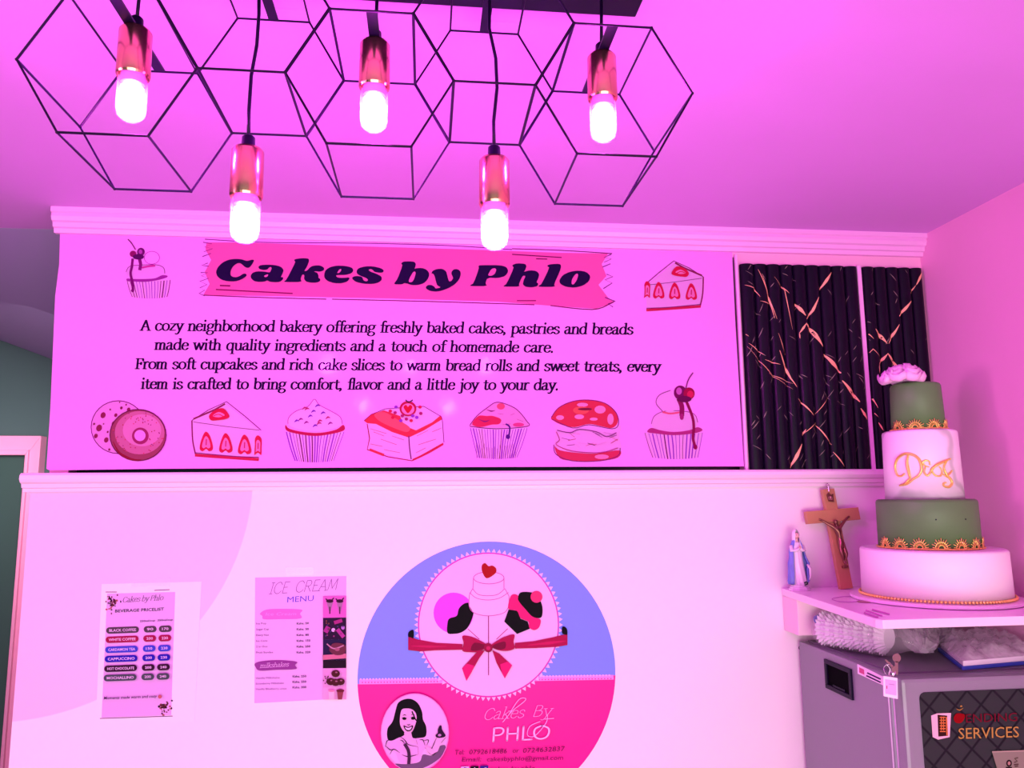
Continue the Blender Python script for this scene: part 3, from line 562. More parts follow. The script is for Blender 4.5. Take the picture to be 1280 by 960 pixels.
veins1 = [(c6([(340, 300), (378, 345)]), 5), (c6([(382, 375), (445, 460)]), 6), (c6([(448, 488), (512, 560)]), 5.5), (c6([(516, 588), (580, 668)]), 5.5), (c6([(583, 692), (612, 735)]), 4), (c6([(478, 180), (432, 248)]), 4), (c6([(428, 275), (405, 325), (382, 358)]), 3.6), (c6([(382, 372), (356, 410)]), 3), (c6([(356, 410), (358, 430)]), 1.6),
  (c6([(280, 475), (300, 530), (322, 580), (345, 612)]), 3), (c6([(200, 172), (235, 250), (262, 355)]), 1.8), (c6([(215, 190), (250, 300), (270, 358)]), 1.4), (c6([(115, 188), (145, 200)]), 1.5), (c6([(150, 230), (185, 240), (208, 275)]), 1.3), (c6([(125, 390), (165, 422)]), 1.3), (c6([(165, 448), (222, 492)]), 1.2), (c6([(225, 510), (282, 528)]), 1.2), (c6([(208, 290), (250, 300)]), 1.0),
  (c6([(350, 655), (410, 718)]), 2), (c6([(365, 825), (340, 880), (322, 915)]), 4.5), (c6([(380, 770), (368, 795)]), 2), (c6([(415, 750), (478, 828)]), 1.8), (c6([(482, 855), (530, 915)]), 1.8), (c6([(368, 790), (420, 745)]), 1), (c6([(260, 200), (300, 250), (328, 398)]), 1), (c6([(290, 235), (316, 262)]), 1), (c6([(275, 410), (305, 490)]), 1), (c6([(415, 715), (465, 652)]), .9), (c6([(160, 460), (255, 570), (330, 620)]), .7), (c6([(240, 560), (330, 600)]), .8)]
veins2 = [(c6([(818, 178), (792, 230)]), 3.5), (c6([(790, 232), (772, 262)]), 1.4), (c6([(774, 290), (728, 348)]), 3.8), (c6([(728, 378), (688, 450)]), 3.2), (c6([(640, 395), (682, 450)]), 4.5), (c6([(684, 486), (725, 540)]), 4.5), (c6([(684, 488), (655, 525)]), 3.6), (c6([(592, 385), (632, 432)]), 1.6), (c6([(655, 525), (655, 560)]), 1.4), (c6([(612, 615), (648, 690)]), 1.8), (c6([(605, 670), (650, 725)]), 1.4), (c6([(605, 500), (630, 470), (660, 500)]), 1), (c6([(650, 745), (668, 775)]), 2.6), (c6([(605, 590), (620, 790)]), 1)]
panel(.792, 1.106, 9, veins1, 'wide black fluted wall panel with gold veins, beside the banner', 11)
panel(1.119, 1.286, 5, veins2, 'narrow black fluted wall panel with gold veins, in the corner behind the cake', 12)
bm = bmesh.new(); bx(bm, (1.1070, YB-.012, H+.0575), (1.1180, YB-.0002, H+.583)); tag(finish('trim_3', bm, M_corn), kind='structure')

# ============================================================ POSTERS
M_lam = film('clear_laminate', (1, .93, 1), .14, .18); M_paper = mat('white_paper', (.90, .76, .88), .6)
def sheet(name, quad, y, th, m, parent=None):
    bm = bmesh.new(); P = [onY(*p, y) for p in quad]
    for p in P: p.y = y
    prism(bm, P, (0, th, 0)); return finish(name, bm, m, parent)
LAV = (236, 196, 240)
p1 = sheet('price_list', [(127, 730), (252, 727), (243, 902), (120, 900)], YB-.0012, .0008, M_paper); tag(p1, 'laminated beverage price list with coloured pill-shaped rows, left of the ice cream menu', 'poster')
A = Art(planeY, YB-.0014); A.layer = 1
A.poly([(134, 742), (219, 740), (214, 894), (127, 897)], LAV)
A.line([(132, 740), (146, 740)], 1, (120, 90, 120)); A.line([(193, 738), (212, 737)], 1, (120, 90, 120)); A.line([(125, 898), (216, 895)], .9, (110, 60, 120))
random.seed(5)
for cx, cy in ((141, 753), (206, 884)):
    for i in range(46): A.ell(cx+random.gauss(0, 3.6), cy+random.gauss(0, 4.2), random.uniform(.7, 1.6), random.uniform(.7, 1.6), random.choice(((50, 30, 50), (190, 110, 110), (120, 60, 80))), 7, up=i == 0)
pen(A, 'Cakes by Phlo', 153, 753, 204, 750, 4.6, (60, 30, 80), (.13, .05), .35, .4)
sans(A, 'BEVERAGE PRICELIST', 144, 765.5, 205, 763, 3.8, (40, 20, 60), .1, .01)
sans(A, '250ml/cup', 175, 777.5, 194, 776.5, 2.4, (60, 20, 90), .2, .01); sans(A, '350ml/cup', 197, 776.5, 216, 775.5, 2.4, (60, 20, 90), .2, .01)
rows = (('BLACK COFFEE', 788, (85, 75, 80), '90', '170'), ('WHITE COFFEE', 799.5, (165, 25, 75), '200', '220'), ('CARDAMON TEA', 812, (65, 80, 205), '150', '230'), ('CAPPUCCINO', 823.5, (40, 35, 175), '200', '230'), ('HOT CHOCOLATE', 835.5, (55, 25, 50), '200', '240'), ('MOCHALLINO', 847, (75, 90, 90), '200', '240'))
def pill(A, x0, x1, y0, y1, h, col):
    P = [(x0+h*(1+math.cos(t)) - h*0, y0+h*math.sin(t)) for t in [math.pi/2+math.pi*k/8 for k in range(9)]]+[(x1-h+h*math.cos(t), y1+h*math.sin(t)) for t in [-math.pi/2+math.pi*k/8 for k in range(9)]]
    A.poly(P, col)
for k, (t, y, col, p, q) in enumerate(rows):
    x = 133-k*.45
    pill(A, x, x+41, y, y-1.2, 4, col); sans(A, t, x+4, y+1.6, x+37.5, y+.5, 3.4, (250, 225, 250), 0, .012)
    pill(A, x+47, x+63, y-1.5, y-1.9, 4, col); sans(A, p, x+51, y-.1, x+59, y-.4, 3.2, (250, 225, 250), 0, .012)
    pill(A, x+66, x+82, y-2, y-2.4, 4, col); sans(A, q, x+70, y-.6, x+78, y-.9, 3.2, (250, 225, 250), 0, .012)
sans(A, 'Moments made warm and cozy', 131, 873.5, 197, 871, 3.6, (40, 15, 60), .25, .012); A.ell(201, 870, 2.4, 2.4, (200, 110, 110))
A.build('printed_list', p1)
bm = bmesh.new(); tag(sheet('tape', [(164, 726), (213, 722), (212, 733), (164, 734)], YB-.0030, .0006, M_lam, None), 'strip of clear tape over the top of the price list', 'tape')
p2 = sheet('ice_cream_menu', [(317, 714), (437, 716), (434, 881), (315, 887)], YB-.0012, .0008, M_paper); tag(p2, 'laminated ice cream menu with a column of photos, left of the round sticker', 'poster')
A = Art(planeY, YB-.0014); A.layer = 1
A.poly([(319, 722), (433, 720), (432, 873), (318, 879)], (240, 200, 242))
pen(A, 'ICE CREAM', 336, 742.5, 421, 737, 9.6, (130, 80, 150), (.07, .07), .35, .9)
sans(A, 'MENU', 359, 753, 392, 751, 7.2, (110, 80, 215), .12, .0)
A.blob([(325, 767), (333, 762), (352, 761), (377, 762), (375, 767), (376, 773), (350, 774), (330, 774), (328, 770)], (240, 130, 215)); sans(A, 'Ice Cream', 332, 769.5, 370, 769, 4, (250, 170, 235), .3)
for k, (t, pr) in enumerate((('Ice Pop', 'Kshs. 50'), ('Sugar Cup', 'Kshs. 50'), ('Dairy Nut', 'Kshs. 80'), ('Ice Cone', 'Kshs. 150'), ('2 in One', 'Kshs. 250'), ('Fruit Sundae', 'Kshs. 320'))):
    y = 780.5+k*7.2; sans(A, t, 320.5, y, 320.5+len(t)*1.75, y-.4, 2.3, (110, 60, 130)); sans(A, pr, 371, y, 371+len(pr)*1.9, y-.4, 2.6, (50, 20, 80), 0, .015)
A.blob([(319, 829), (330, 826), (350, 825), (371, 827), (369, 831), (370, 836), (345, 837), (325, 838), (320, 834)], (150, 70, 150)); pen(A, 'milkshakes', 325, 834.5, 361, 832.5, 3.6, (245, 205, 245), (.14, .12), .35)
for k, (t, pr) in enumerate((('Vanilla Milkshake', 'Kshs. 250'), ('Strawberry Milkshake', 'Kshs. 250'), ('Vanilla Blueberry oreo', 'Kshs. 300'))):
    y = 848.5+k*6.8; sans(A, t, 320, y, 320+len(t)*1.75, y-.8, 2.2, (130, 80, 150)); sans(A, pr, 366, y-2, 366+len(pr)*1.9, y-2.4, 2.6, (50, 20, 80), 0, .015)
def ph(y0, y1, col): A.poly([(404, y0), (433, y0-.4), (433, y1-.4), (404, y1)], col)
ph(745, 772, (225, 110, 200)); ph(772, 799, (45, 20, 55)); ph(799, 825, (40, 28, 70)); ph(825, 835, (35, 15, 35)); ph(835, 859, (235, 175, 220)); ph(859, 874, (245, 190, 225))
for cx in (412.5, 425):
    A.poly([(cx-4, 752), (cx+4, 752), (cx+1, 764), (cx-1, 764)], (170, 130, 160)); A.ell(cx, 751, 4.5, 2.2, (60, 20, 50)); A.line([(cx-5, 748), (cx, 752), (cx+5, 747)], 1.4, (60, 20, 50)); A.line([(cx, 758), (cx, 767)], 1.4, (90, 30, 70))
A.line([(407, 790), (411, 783)], 6, (170, 50, 140), False); A.line([(422, 786), (430, 796)], 5, (180, 60, 150), False); A.line([(418, 778), (428, 775)], 4.5, (170, 50, 130), False); A.ell(417, 787, 2.4, 2.4, (230, 200, 235)); A.ell(429, 784, 2.2, 2.6, (190, 130, 210))
for i in range(14): A.ell(random.uniform(406, 431), random.uniform(775, 797), 1.1, 1.1, random.choice(((120, 70, 60), (70, 50, 110), (150, 60, 120))), 7)
A.line([(404, 821), (433, 819)], 6, (215, 130, 150), False); A.blob([(412, 812), (416, 804), (424, 803), (432, 806), (431, 816), (420, 818)], (110, 55, 70)); A.line([(409, 804), (418, 810), (430, 806)], 1.5, (200, 150, 170)); A.ell(422, 811, 3, 2, (170, 100, 120))
for cx, cy in ((420, 841), (414, 851), (426, 851), (420, 852)): A.ell(cx, cy, 5.5, 4.5, (75, 30, 35), 12); A.ell(cx+1, cy-1.5, 1.6, 1, (170, 110, 130), 8)
for i in range(10): A.ell(random.uniform(405, 411), random.uniform(844, 856), .9, .9, (90, 40, 50), 6)
A.poly([(411, 862), (419, 862), (418, 873), (412, 873)], (250, 215, 225)); A.poly([(422, 863), (430, 863), (428, 873), (423, 873)], (150, 70, 80)); A.ell(426, 862, 5, 2, (110, 40, 50)); A.ell(415, 862, 4, 1.6, (230, 150, 180))
A.build('printed_menu', p2)
tag(sheet('tape', [(357, 709), (392, 709), (392, 719), (357, 719)], YB-.0030, .0006, M_lam), 'strip of clear tape over the top of the ice cream menu', 'tape')

# ============================================================ ROUND STICKER
SC = (.147, H-.403); SR = .296
M_blue = mat('sticker_blue_vinyl', (.19, .28, .92), .4, spec=.1); M_pinkv = mat('sticker_pink_vinyl', (.76, .004, .29), .35, spec=.12)
bm = bmesh.new(); NS = 96; zs = H-.40
def circ(r, n, y): return [bm.verts.new((SC[0]+r*math.cos(2*math.pi*k/n), y, SC[1]+r*math.sin(2*math.pi*k/n))) for k in range(n)]
f0 = circ(SR, NS, YB-.0012); f1 = circ(SR, NS, YB-.0002)
bm.faces.new(f0); bm.faces.new(f1[::-1])
for k in range(NS): bm.faces.new((f0[k], f1[k], f1[(k+1) % NS], f0[(k+1) % NS]))
stk = finish('round_sticker', bm, M_blue); tag(stk, 'large round blue and magenta bakery logo sticker on the lower wall', 'sticker')
bm = bmesh.new()
zl = onY(447, 853, YB).z; zr = onY(769, 846, YB).z; zm = (zl+zr)/2-SC[1]; t0 = math.asin(zm/SR)
bm.faces.new([bm.verts.new((SC[0]+SR*math.cos(t), YB-.0014, SC[1]+SR*math.sin(t))) for t in [math.pi-t0+(math.pi+2*t0)*k/48 for k in range(49)]])
finish('magenta_half', bm, M_pinkv, stk)
A = Art(planeY, YB-.0016)
A.line([(449, 852.5), (560, 851)], 6, (245, 170, 240), False); A.line([(660, 848.5), (767, 846.5)], 6, (245, 170, 240), False)
A.layer += 1
for i in range(26):
    for xa, ya, sl in ((451, 850, -.012), (668, 846.5, -.015)):
        x = xa+i*3.9
        if (xa < 500 and x < 548) or (xa > 500 and x < 765): A.ell(x, ya+sl*(x-xa)-1, 1.3, 1.3, (255, 220, 250), 6, up=False); A.ell(x+2, ya+sl*(x-xa)+3, .8, .8, (230, 40, 160), 6, up=False)
cx, cy, r = 610, 781, 90
def ringpt(t, rr): return (cx+.6+(rr*1.0)*math.cos(t), cy+(rr*1.025)*math.sin(t))
A.poly([ringpt(2*math.pi*k/72, 88) for k in range(72)], (240, 60, 190)); A.poly([ringpt(2*math.pi*k/72, 86.7) for k in range(72)], (255, 216, 248))
A.layer += 1
for k in range(84):
    t = 2*math.pi*k/84; A.put([ringpt(t-.030, 88.5), ringpt(t+.030, 88.5), ringpt(t, 93)], [(0, 1, 2)], (255, 225, 255))
q = lambda P: [(500+a_/5.645, 690+b_/5.645) for a_, b_ in P]
OUT = (215, 120, 190)
A.ell(*q([(378, 430)])[0], 25, 25.5, (240, 90, 235), 36)
A.blob(q([(335, 570), (335, 500), (350, 468), (400, 450), (415, 400), (450, 365), (490, 360), (518, 400), (515, 450), (480, 530), (430, 568), (380, 577)]), (10, 4, 14))
for P in ([(478, 542), (560, 615)], [(760, 540), (680, 615)]): A.line(q(P), .9, (190, 60, 140))
A.poly(q([(488, 300), (490, 380), (520, 430), (620, 450), (730, 430), (762, 390), (770, 320), (740, 262), (620, 250), (510, 262)]), (255, 218, 249))
A.line(q([(490, 300), (488, 380), (525, 430), (620, 450), (725, 432), (765, 385), (768, 310)]), .9, OUT)
A.line(q([(512, 258), (490, 300)]), .9, OUT); A.line(q([(740, 258), (768, 310)]), .9, OUT); A.line(q([(490, 285), (540, 325), (620, 338), (700, 325), (765, 285)]), .9, OUT)
A.line(q([(512, 258), (550, 298), (620, 308), (690, 298), (738, 258)]), .9, OUT)
A.ring(*q([(626, 182)])[0], 19, 7.5, .9, OUT); A.line(q([(518, 182), (514, 258)]), .9, OUT); A.line(q([(733, 182), (733, 258)]), .9, OUT)
A.blob(q([(612, 185), (580, 140), (577, 95), (600, 78), (625, 100), (650, 95), (677, 115), (672, 150)]), (170, 18, 30))
A.line(q([(624, 450), (624, 660)]), 1, (150, 40, 110)); A.line(q([(624, 700), (624, 868)]), 1, (150, 40, 110))
A.poly(q([(735, 490), (765, 405), (830, 415), (850, 470), (900, 490), (915, 540), (825, 577)]), (10, 4, 14))
A.blob(q([(765, 400), (770, 340), (790, 300), (830, 305), (850, 360), (900, 420), (960, 460), (992, 480), (980, 530), (945, 550), (910, 530), (905, 490), (850, 465), (825, 415)]), (232, 40, 120))
A.blob(q([(832, 320), (850, 285), (910, 282), (960, 300), (1000, 370), (1003, 440), (985, 464), (935, 455), (890, 410), (840, 350)]), (10, 4, 14)); A.ell(*q([(962, 315)])[0], 7.4, 7.4, (232, 60, 120))
# ribbon and bow
R1, R2, R3 = (176, 18, 78), (120, 8, 56), (232, 30, 120)
A.poly(q([(58, 590), (120, 615), (260, 640), (440, 648), (440, 688), (250, 692), (140, 700), (58, 690)]), R1); A.poly(q([(1180, 575), (1080, 600), (940, 628), (810, 640), (810, 680), (960, 676), (1100, 668), (1180, 655)]), R1)
A.line(q([(80, 660), (200, 665), (330, 664)]), 3, (200, 30, 95), taper=True); A.line(q([(900, 655), (1050, 640), (1170, 625)]), 4, (205, 28, 95), taper=True)
A.blob(q([(58, 595), (60, 565), (85, 548), (97, 555), (95, 605), (75, 600)]), (10, 4, 18)); A.blob(q([(1142, 530), (1160, 525), (1177, 545), (1178, 580), (1160, 580), (1142, 570)]), (10, 4, 18))
A.poly(q([(600, 690), (560, 745), (468, 908), (437, 818), (540, 705)]), R1); A.poly(q([(650, 690), (700, 715), (790, 797), (738, 890), (680, 780)]), R1)
A.poly(q([(505, 845), (468, 908), (437, 818), (470, 785), (525, 800)]), R3); A.poly(q([(720, 855), (738, 890), (790, 797), (760, 770), (705, 790)]), R3)
A.blob(q([(440, 590), (500, 595), (560, 620), (615, 660), (560, 700), (500, 705), (440, 695), (448, 640)]), R1); A.blob(q([(805, 580), (740, 595), (690, 620), (640, 660), (690, 690), (760, 695), (808, 675), (800, 630)]), R1)
A.blob(q([(520, 640), (575, 645), (615, 660), (560, 690), (500, 690)]), R2); A.blob(q([(740, 630), (690, 640), (645, 665), (690, 685), (740, 675)]), R2); A.ell(*q([(622, 672)])[0], 5.5, 5.8, (150, 14, 66)); A.ell(*q([(622, 675)])[0], 2.6, 2.6, (205, 40, 100))
# lettering on the magenta half
pen(A, 'Cakes', 603, 899, 654, 896, 9.5, (252, 190, 245), (.085, .06), .45); pen(A, 'By', 664, 895, 688, 894, 9.5, (252, 190, 245), (.085, .06), .4)
A.line([(628, 902), (640, 888), (655, 876), (656, 872), (648, 874), (636, 892)], .9, (252, 190, 245)); A.line([(684, 892), (682, 903), (668, 919), (659, 918), (662, 907), (675, 901)], .9, (252, 190, 245)); A.line([(680, 898), (692, 897)], .9, (252, 190, 245))
pen(A, 'PHLO', 613, 926, 687, 922, 11.6, (255, 214, 252), (.20, .16), .12)
sans(A, 'Tel:', 568, 942.5, 580, 942, 6, (110, 10, 70), .2); sans(A, '0792618486', 586, 942, 633, 940.5, 6, (110, 10, 70), .2); sans(A, 'or', 640, 940, 648, 940, 6, (110, 10, 70), .2); sans(A, '0724632837', 653, 940, 705, 937.5, 6, (110, 10, 70), .2)
sans(A, 'Email:', 577, 951, 601, 950.5, 5.5, (110, 10, 70), .2); sans(A, 'cakesbyphlo@gmail.com', 608, 950.5, 703, 948.5, 5.5, (110, 10, 70), .2)
A.poly([(576, 957), (586, 956.5), (586, 967), (576, 967)], (225, 190, 240)); A.ring(581, 961.5, 3, 3, 1, (120, 30, 140)); A.poly([(588, 956.5), (598, 956), (598, 966), (588, 966)], (15, 8, 20)); A.line([(593, 958), (594, 963), (596, 960)], 1.3, (240, 200, 250)); A.poly([(600, 956), (610, 955.5), (610, 966), (600, 966)], (50, 30, 140)); sans(A, 'f', 603, 966, 608, 966, 8, (250, 220, 255), 0, .02)
sans(A, 'cakes by phlo', 613, 963, 668, 961.5, 6, (110, 10, 70), .2)
# portrait medallion
q = lambda P: [(460+a_/8.725, 850+b_/8.725) for a_, b_ in P]
A.poly([(q([(512, 560)])[0][0]+42*math.cos(2*math.pi*k/48), 850+560/8.725+48.5*math.sin(2*math.pi*k/48)) for k in range(48)], (252, 200, 245))
A.blob(q([(330, 940), (300, 900), (420, 905), (560, 880), (600, 800), (700, 810), (760, 720), (840, 700), (830, 790), (700, 900), (560, 960), (440, 965)]), (120, 95, 125))
K = (14, 6, 18); SK = (248, 190, 232)
A.blob(q([(190, 720), (210, 650), (300, 600), (450, 590), (600, 620), (640, 700), (600, 770), (560, 860), (470, 900), (350, 890), (300, 780), (230, 760)]), (246, 185, 238))
A.blob(q([(300, 330), (330, 240), (400, 200), (480, 200), (550, 250), (590, 340), (600, 420), (635, 500), (630, 600), (560, 620), (490, 620), (470, 560), (430, 560), (380, 600), (330, 620), (260, 650), (215, 630), (215, 520), (270, 440)]), K)
A.blob(q([(365, 320), (420, 300), (480, 310), (520, 350), (530, 420), (500, 520), (460, 570), (410, 565), (365, 510), (348, 440)]), SK); A.poly(q([(395, 560), (470, 560), (485, 620), (540, 680), (470, 680), (400, 620)]), SK)
A.line(q([(480, 330), (520, 420), (545, 440), (520, 500), (490, 560)]), 1.6, K)
for P in ([(370, 405), (395, 398), (425, 405)], [(465, 400), (490, 393), (518, 405)], [(380, 378), (400, 368), (420, 376)], [(470, 374), (490, 360), (512, 374)], [(425, 470), (445, 478), (462, 468)], [(330, 590), (400, 640), (440, 690), (545, 715)], [(545, 715), (550, 800)], [(190, 700), (240, 745), (270, 740)], [(240, 800), (280, 740), (350, 780)], [(370, 800), (440, 820), (540, 800)], [(520, 620), (540, 690)], [(560, 640), (600, 640), (620, 700)], [(600, 650), (660, 640), (640, 700)], [(690, 740), (720, 680), (750, 610)], [(620, 720), (690, 800), (740, 770), (780, 690), (850, 610)], [(190, 720), (210, 650), (240, 640)], [(350, 640), (380, 650), (400, 680)]): A.line(q(P), 1.1, K, taper=True)
A.ell(*q([(398, 408)])[0], 2.6, 1.6, K, 10); A.ell(*q([(492, 406)])[0], 2.6, 1.6, K, 10)
A.blob(q([(390, 480), (440, 500), (490, 480), (480, 525), (440, 545), (405, 525)]), (40, 10, 30)); A.blob(q([(405, 498), (440, 508), (478, 495), (462, 525), (438, 530), (418, 522)]), (255, 225, 250))
A.line(q([(400, 680), (440, 750), (450, 820), (445, 900)]), 4, (70, 40, 70)); A.poly(q([(640, 690), (700, 740), (750, 610), (850, 600), (800, 660), (760, 760), (690, 800), (630, 740)]), SK)
A.blob(q([(735, 590), (760, 560), (760, 530), (780, 485), (800, 485), (805, 520), (825, 555), (845, 590), (820, 610), (760, 615)]), (45, 20, 50)); A.ell(*q([(780, 585)])[0], 2.2, 1.6, (200, 150, 200), 8)
A.ring(460+512/8.725, 850+560/8.725, 42, 48.5, 1, (250, 150, 225))
A.build('logo_print', stk)

# ============================================================ SHELF, CLEAT
ZS = H-.228
bm = bmesh.new(); P = [(.8587, YB-.001), (XR-.001, YB-.001), (XR-.001, 1.366), (.822, 1.366), (.816, 1.380)]
prism(bm, [Vector((a_, b_, ZS)) for a_, b_ in P], (0, 0, -.0165))
shelf = finish('corner_shelf', bm, M_shelf, bevel=.0015); tag(shelf, 'white melamine corner shelf board under the cake', 'shelf')
def planeZ(px, py, z, d): return onZ(px, py, z)+Vector((0, 0, d))
A = Art(planeZ, ZS+.0004); GR = (228, 170, 218)
A.line([(1045, 747), (1060, 745.5), (1074, 748), (1070, 752), (1050, 752), (1040, 749), (1045, 747)], 1, GR)
for P in ([(1082, 763), (1103, 770)], [(1090, 762), (1112, 768)], [(1080, 766), (1098, 772)]): A.line(P, 2, (222, 140, 200), False)
tag(A.build('residue_marks', shelf), kind='stuff')
cl = box('shelf_cleat', (.860, 1.775, H-.327), (.934, YB-.001, H-.2455), mat('cream_paint', (.88, .62, .74), .6), bevel=.002); tag(cl, 'painted wooden cleat holding up the left end of the shelf', 'bracket')
bm = bmesh.new(); ball(bm, (.9345, 1.79, H-.279), .0035, 8); finish('screw_head', bm, M_black, cl)
bm = bmesh.new(); c = onZ(1080, 752.5, ZS+.0005); lathe(bm, [(.013, 0), (.0135, .0006), (.013, .0012)], c, 24); tag(finish('medal', bm, mat('tarnished_brass', (.45, .25, .22), .4, .8)), 'small tarnished brass disc lying half under the cake board', 'medal')

# ============================================================ CAKE
CX, CY = 1.0855, 1.604
M_fond = mat('white_fondant', (.88, .80, .84), .5, bump=.08, bscale=25); M_sage = mat('sage_green_fondant', (.10, .245, .075), .5, noise=.12, nscale=12, bump=.1, bscale=40)
M_gold = mat('gold_lustre', (1.0, .78, .20), .28, .8); M_gold.node_tree.nodes['Principled BSDF'].inputs['Emission Strength'].default_value = 0
M_marb = mat('marbled_fondant', (.88, .76, .86), .45)
nt = M_marb.node_tree; wv = nt.nodes.new('ShaderNodeTexWave'); wv.inputs['Scale'].default_value = 5; wv.inputs['Distortion'].default_value = 9; wv.inputs['Detail'].default_value = 3
wv.bands_direction = 'DIAGONAL'
tc = nt.nodes.new('ShaderNodeTexCoord'); cr = nt.nodes.new('ShaderNodeValToRGB'); cr.color_ramp.elements[0].color = (.58, .56, .56, 1); cr.color_ramp.elements[1].color = (.88, .76, .86, 1); cr.color_ramp.elements[1].position = .22
nt.links.new(tc.outputs['Object'], wv.inputs[0]); nt.links.new(wv.outputs[1], cr.inputs[0]); nt.links.new(cr.outputs[0], nt.nodes['Principled BSDF'].inputs['Base Color'])
cake = empty('tiered_cake', (CX, CY, ZS), 'four-tier sage and white wedding cake with gold trim standing on the corner shelf', 'cake')
def tier(name, x, r0, r1, z0, z1, m, lab=None):
    bm = bmesh.new(); e = .004; lathe(bm, [(r0, 0), (r1+(r0-r1)*.1, (z1-z0)-e*1.6), (r1-e*.4, (z1-z0)-e*.5), (r1-e*1.5, z1-z0)], (x, CY, H+z0), 96)
    o = rel(finish(name, bm, m), cake)
    for p in o.data.polygons: p.use_smooth = abs(p.normal.z) < .9
    if lab: o['label'] = lab
    return o
bm = bmesh.new(); lathe(bm, [(.164, .0006), (.168, .002), (.168, .007), (.166, .008)], (CX+.003, CY, ZS), 96); rel(finish('cake_board', bm, M_shelf), cake)
tier('tier', CX+.004, .145, .1428, -.220, -.119, M_fond, 'white bottom tier'); tier('tier', CX-.001, .1002, .0992, -.119, -.0155, M_sage, 'sage green tier with two pin holes')
tier('tier', CX-.003, .0775, .0747, -.0155, .133, M_marb, 'white and grey marbled tier'); tier('tier', CX-.0035, .0545, .0507, .133, .238, M_sage, 'sage green top tier')
# pin holes
for px, py in ((1170, 649.5), (1207, 649)):
    bm = bmesh.new(); c = onCyl(px, py, CX-.001, CY, .0998); ball(bm, c, .0016, 6); rel(finish('pin_hole', bm, M_black), cake)
def cyl(x, r, t, z): return Vector((x+r*math.sin(t), CY-r*math.cos(t), z))
def lace(x, r, z, n, h, off):
    bm = bmesh.new(); w_ = 2*math.pi/n
    def spoke(t0_, z0_, t1_, z1_, wd): tube(bm, [cyl(x, r+.0012, t0_, z0_), cyl(x, r+.0022, t1_, z1_)], [wd, wd*1.25], 5)
    K_ = n*8; band = []
    for rr, zz in ((r+.0002, z+.0005), (r+.0035, z+.0005), (r+.0035, z+.0035), (r+.0002, z+.0035)): band.append([bm.verts.new(cyl(x, rr, 2*math.pi*k/K_, zz)) for k in range(K_)])
    for i in range(4):
        for k in range(K_): bm.faces.new((band[i][k], band[i][(k+1) % K_], band[(i+1) % 4][(k+1) % K_], band[(i+1) % 4][k]))
    for k in range(n):
        tc_ = off+k*w_
        if math.cos(tc_) < -.35: continue
        for j in range(11):
            a_ = math.pi*(j+.5)/11; R0, R1_ = .30*h, h*(1 if j % 2 else .88)
            spoke(tc_+R0*math.cos(a_)*w_/2/h*.8, z+.003+R0*math.sin(a_), tc_+R1_*math.cos(a_)*w_/2/h*.96, z+.003+R1_*math.sin(a_), .0008)
        for Rr in (.32*h, .62*h):
            tube(bm, [cyl(x, r+.0015, tc_+Rr*math.cos(a_)*w_/2/h*.92, z+.003+Rr*math.sin(a_)) for a_ in [math.pi*q_/10 for q_ in range(11)]], .0009, 5)
        for j in range(6): ball(bm, cyl(x, r+.004, tc_+(j/6-.5)*w_, z+.002), .0016, 6)
    return rel(finish('gold_lace', bm, M_gold, smooth=True), cake)
lace(CX-.001, .1006, H-.1185, 16, .022, .02); lace(CX-.0035, .0549, H+.1335, 9, .020, .0)
bm = bmesh.new()
for k in range(130):
    t = 2*math.pi*k/130; ball(bm, cyl(CX+.004, .1485, t, H-.2160), .0031, 8)
rel(tag(finish('bead_trim', bm, M_gold, smooth=True), kind='stuff'), cake)
# jewelled monogram
bm = bmesh.new(); q = lambda P: [(1090+a_/6, 540+b_/6) for a_, b_ in P]
def mono(P, r0, beads=True):
    pts = [(p.x, p.y) for p in crom(q(P), 6)]; W = [onCyl(a_, b_, CX-.003, CY, .0782) for a_, b_ in pts]
    n_ = len(W); tube(bm, W, [r0*1.3*(.6+.5*math.sin(math.pi*i/(n_-1))) for i in range(n_)], 6)
    if beads:
        for i in range(0, n_, 2): ball(bm, W[i]-Vector((0, r0*.7, 0)), r0*.85, 6)
for P, r_ in (([(268, 175), (262, 230), (275, 300), (285, 345)], .0022), ([(285, 345), (250, 385), (205, 402)], .0018), ([(205, 402), (260, 392), (310, 352), (350, 325), (372, 275), (352, 205), (300, 168), (240, 165), (190, 200), (172, 260), (185, 318), (215, 332), (240, 315)], .0020),
              ([(432, 245), (430, 222), (405, 212), (380, 228), (395, 252), (425, 262)], .0013), ([(400, 262), (392, 300), (415, 328), (440, 300), (470, 262)], .0015), ([(440, 285), (480, 250), (530, 225), (585, 202)], .0021), ([(470, 262), (450, 290), (475, 325), (515, 328), (525, 290), (505, 262)], .0013),
              ([(562, 215), (540, 265), (560, 320), (590, 355), (600, 385), (578, 412), (545, 408), (535, 388), (552, 380)], .0019), ([(545, 330), (575, 318), (600, 290)], .0015), ([(530, 315), (565, 340)], .0015)): mono(P, r_)
tag(rel(finish('monogram', bm, M_gold, smooth=True), cake), 'jewelled gold script monogram')
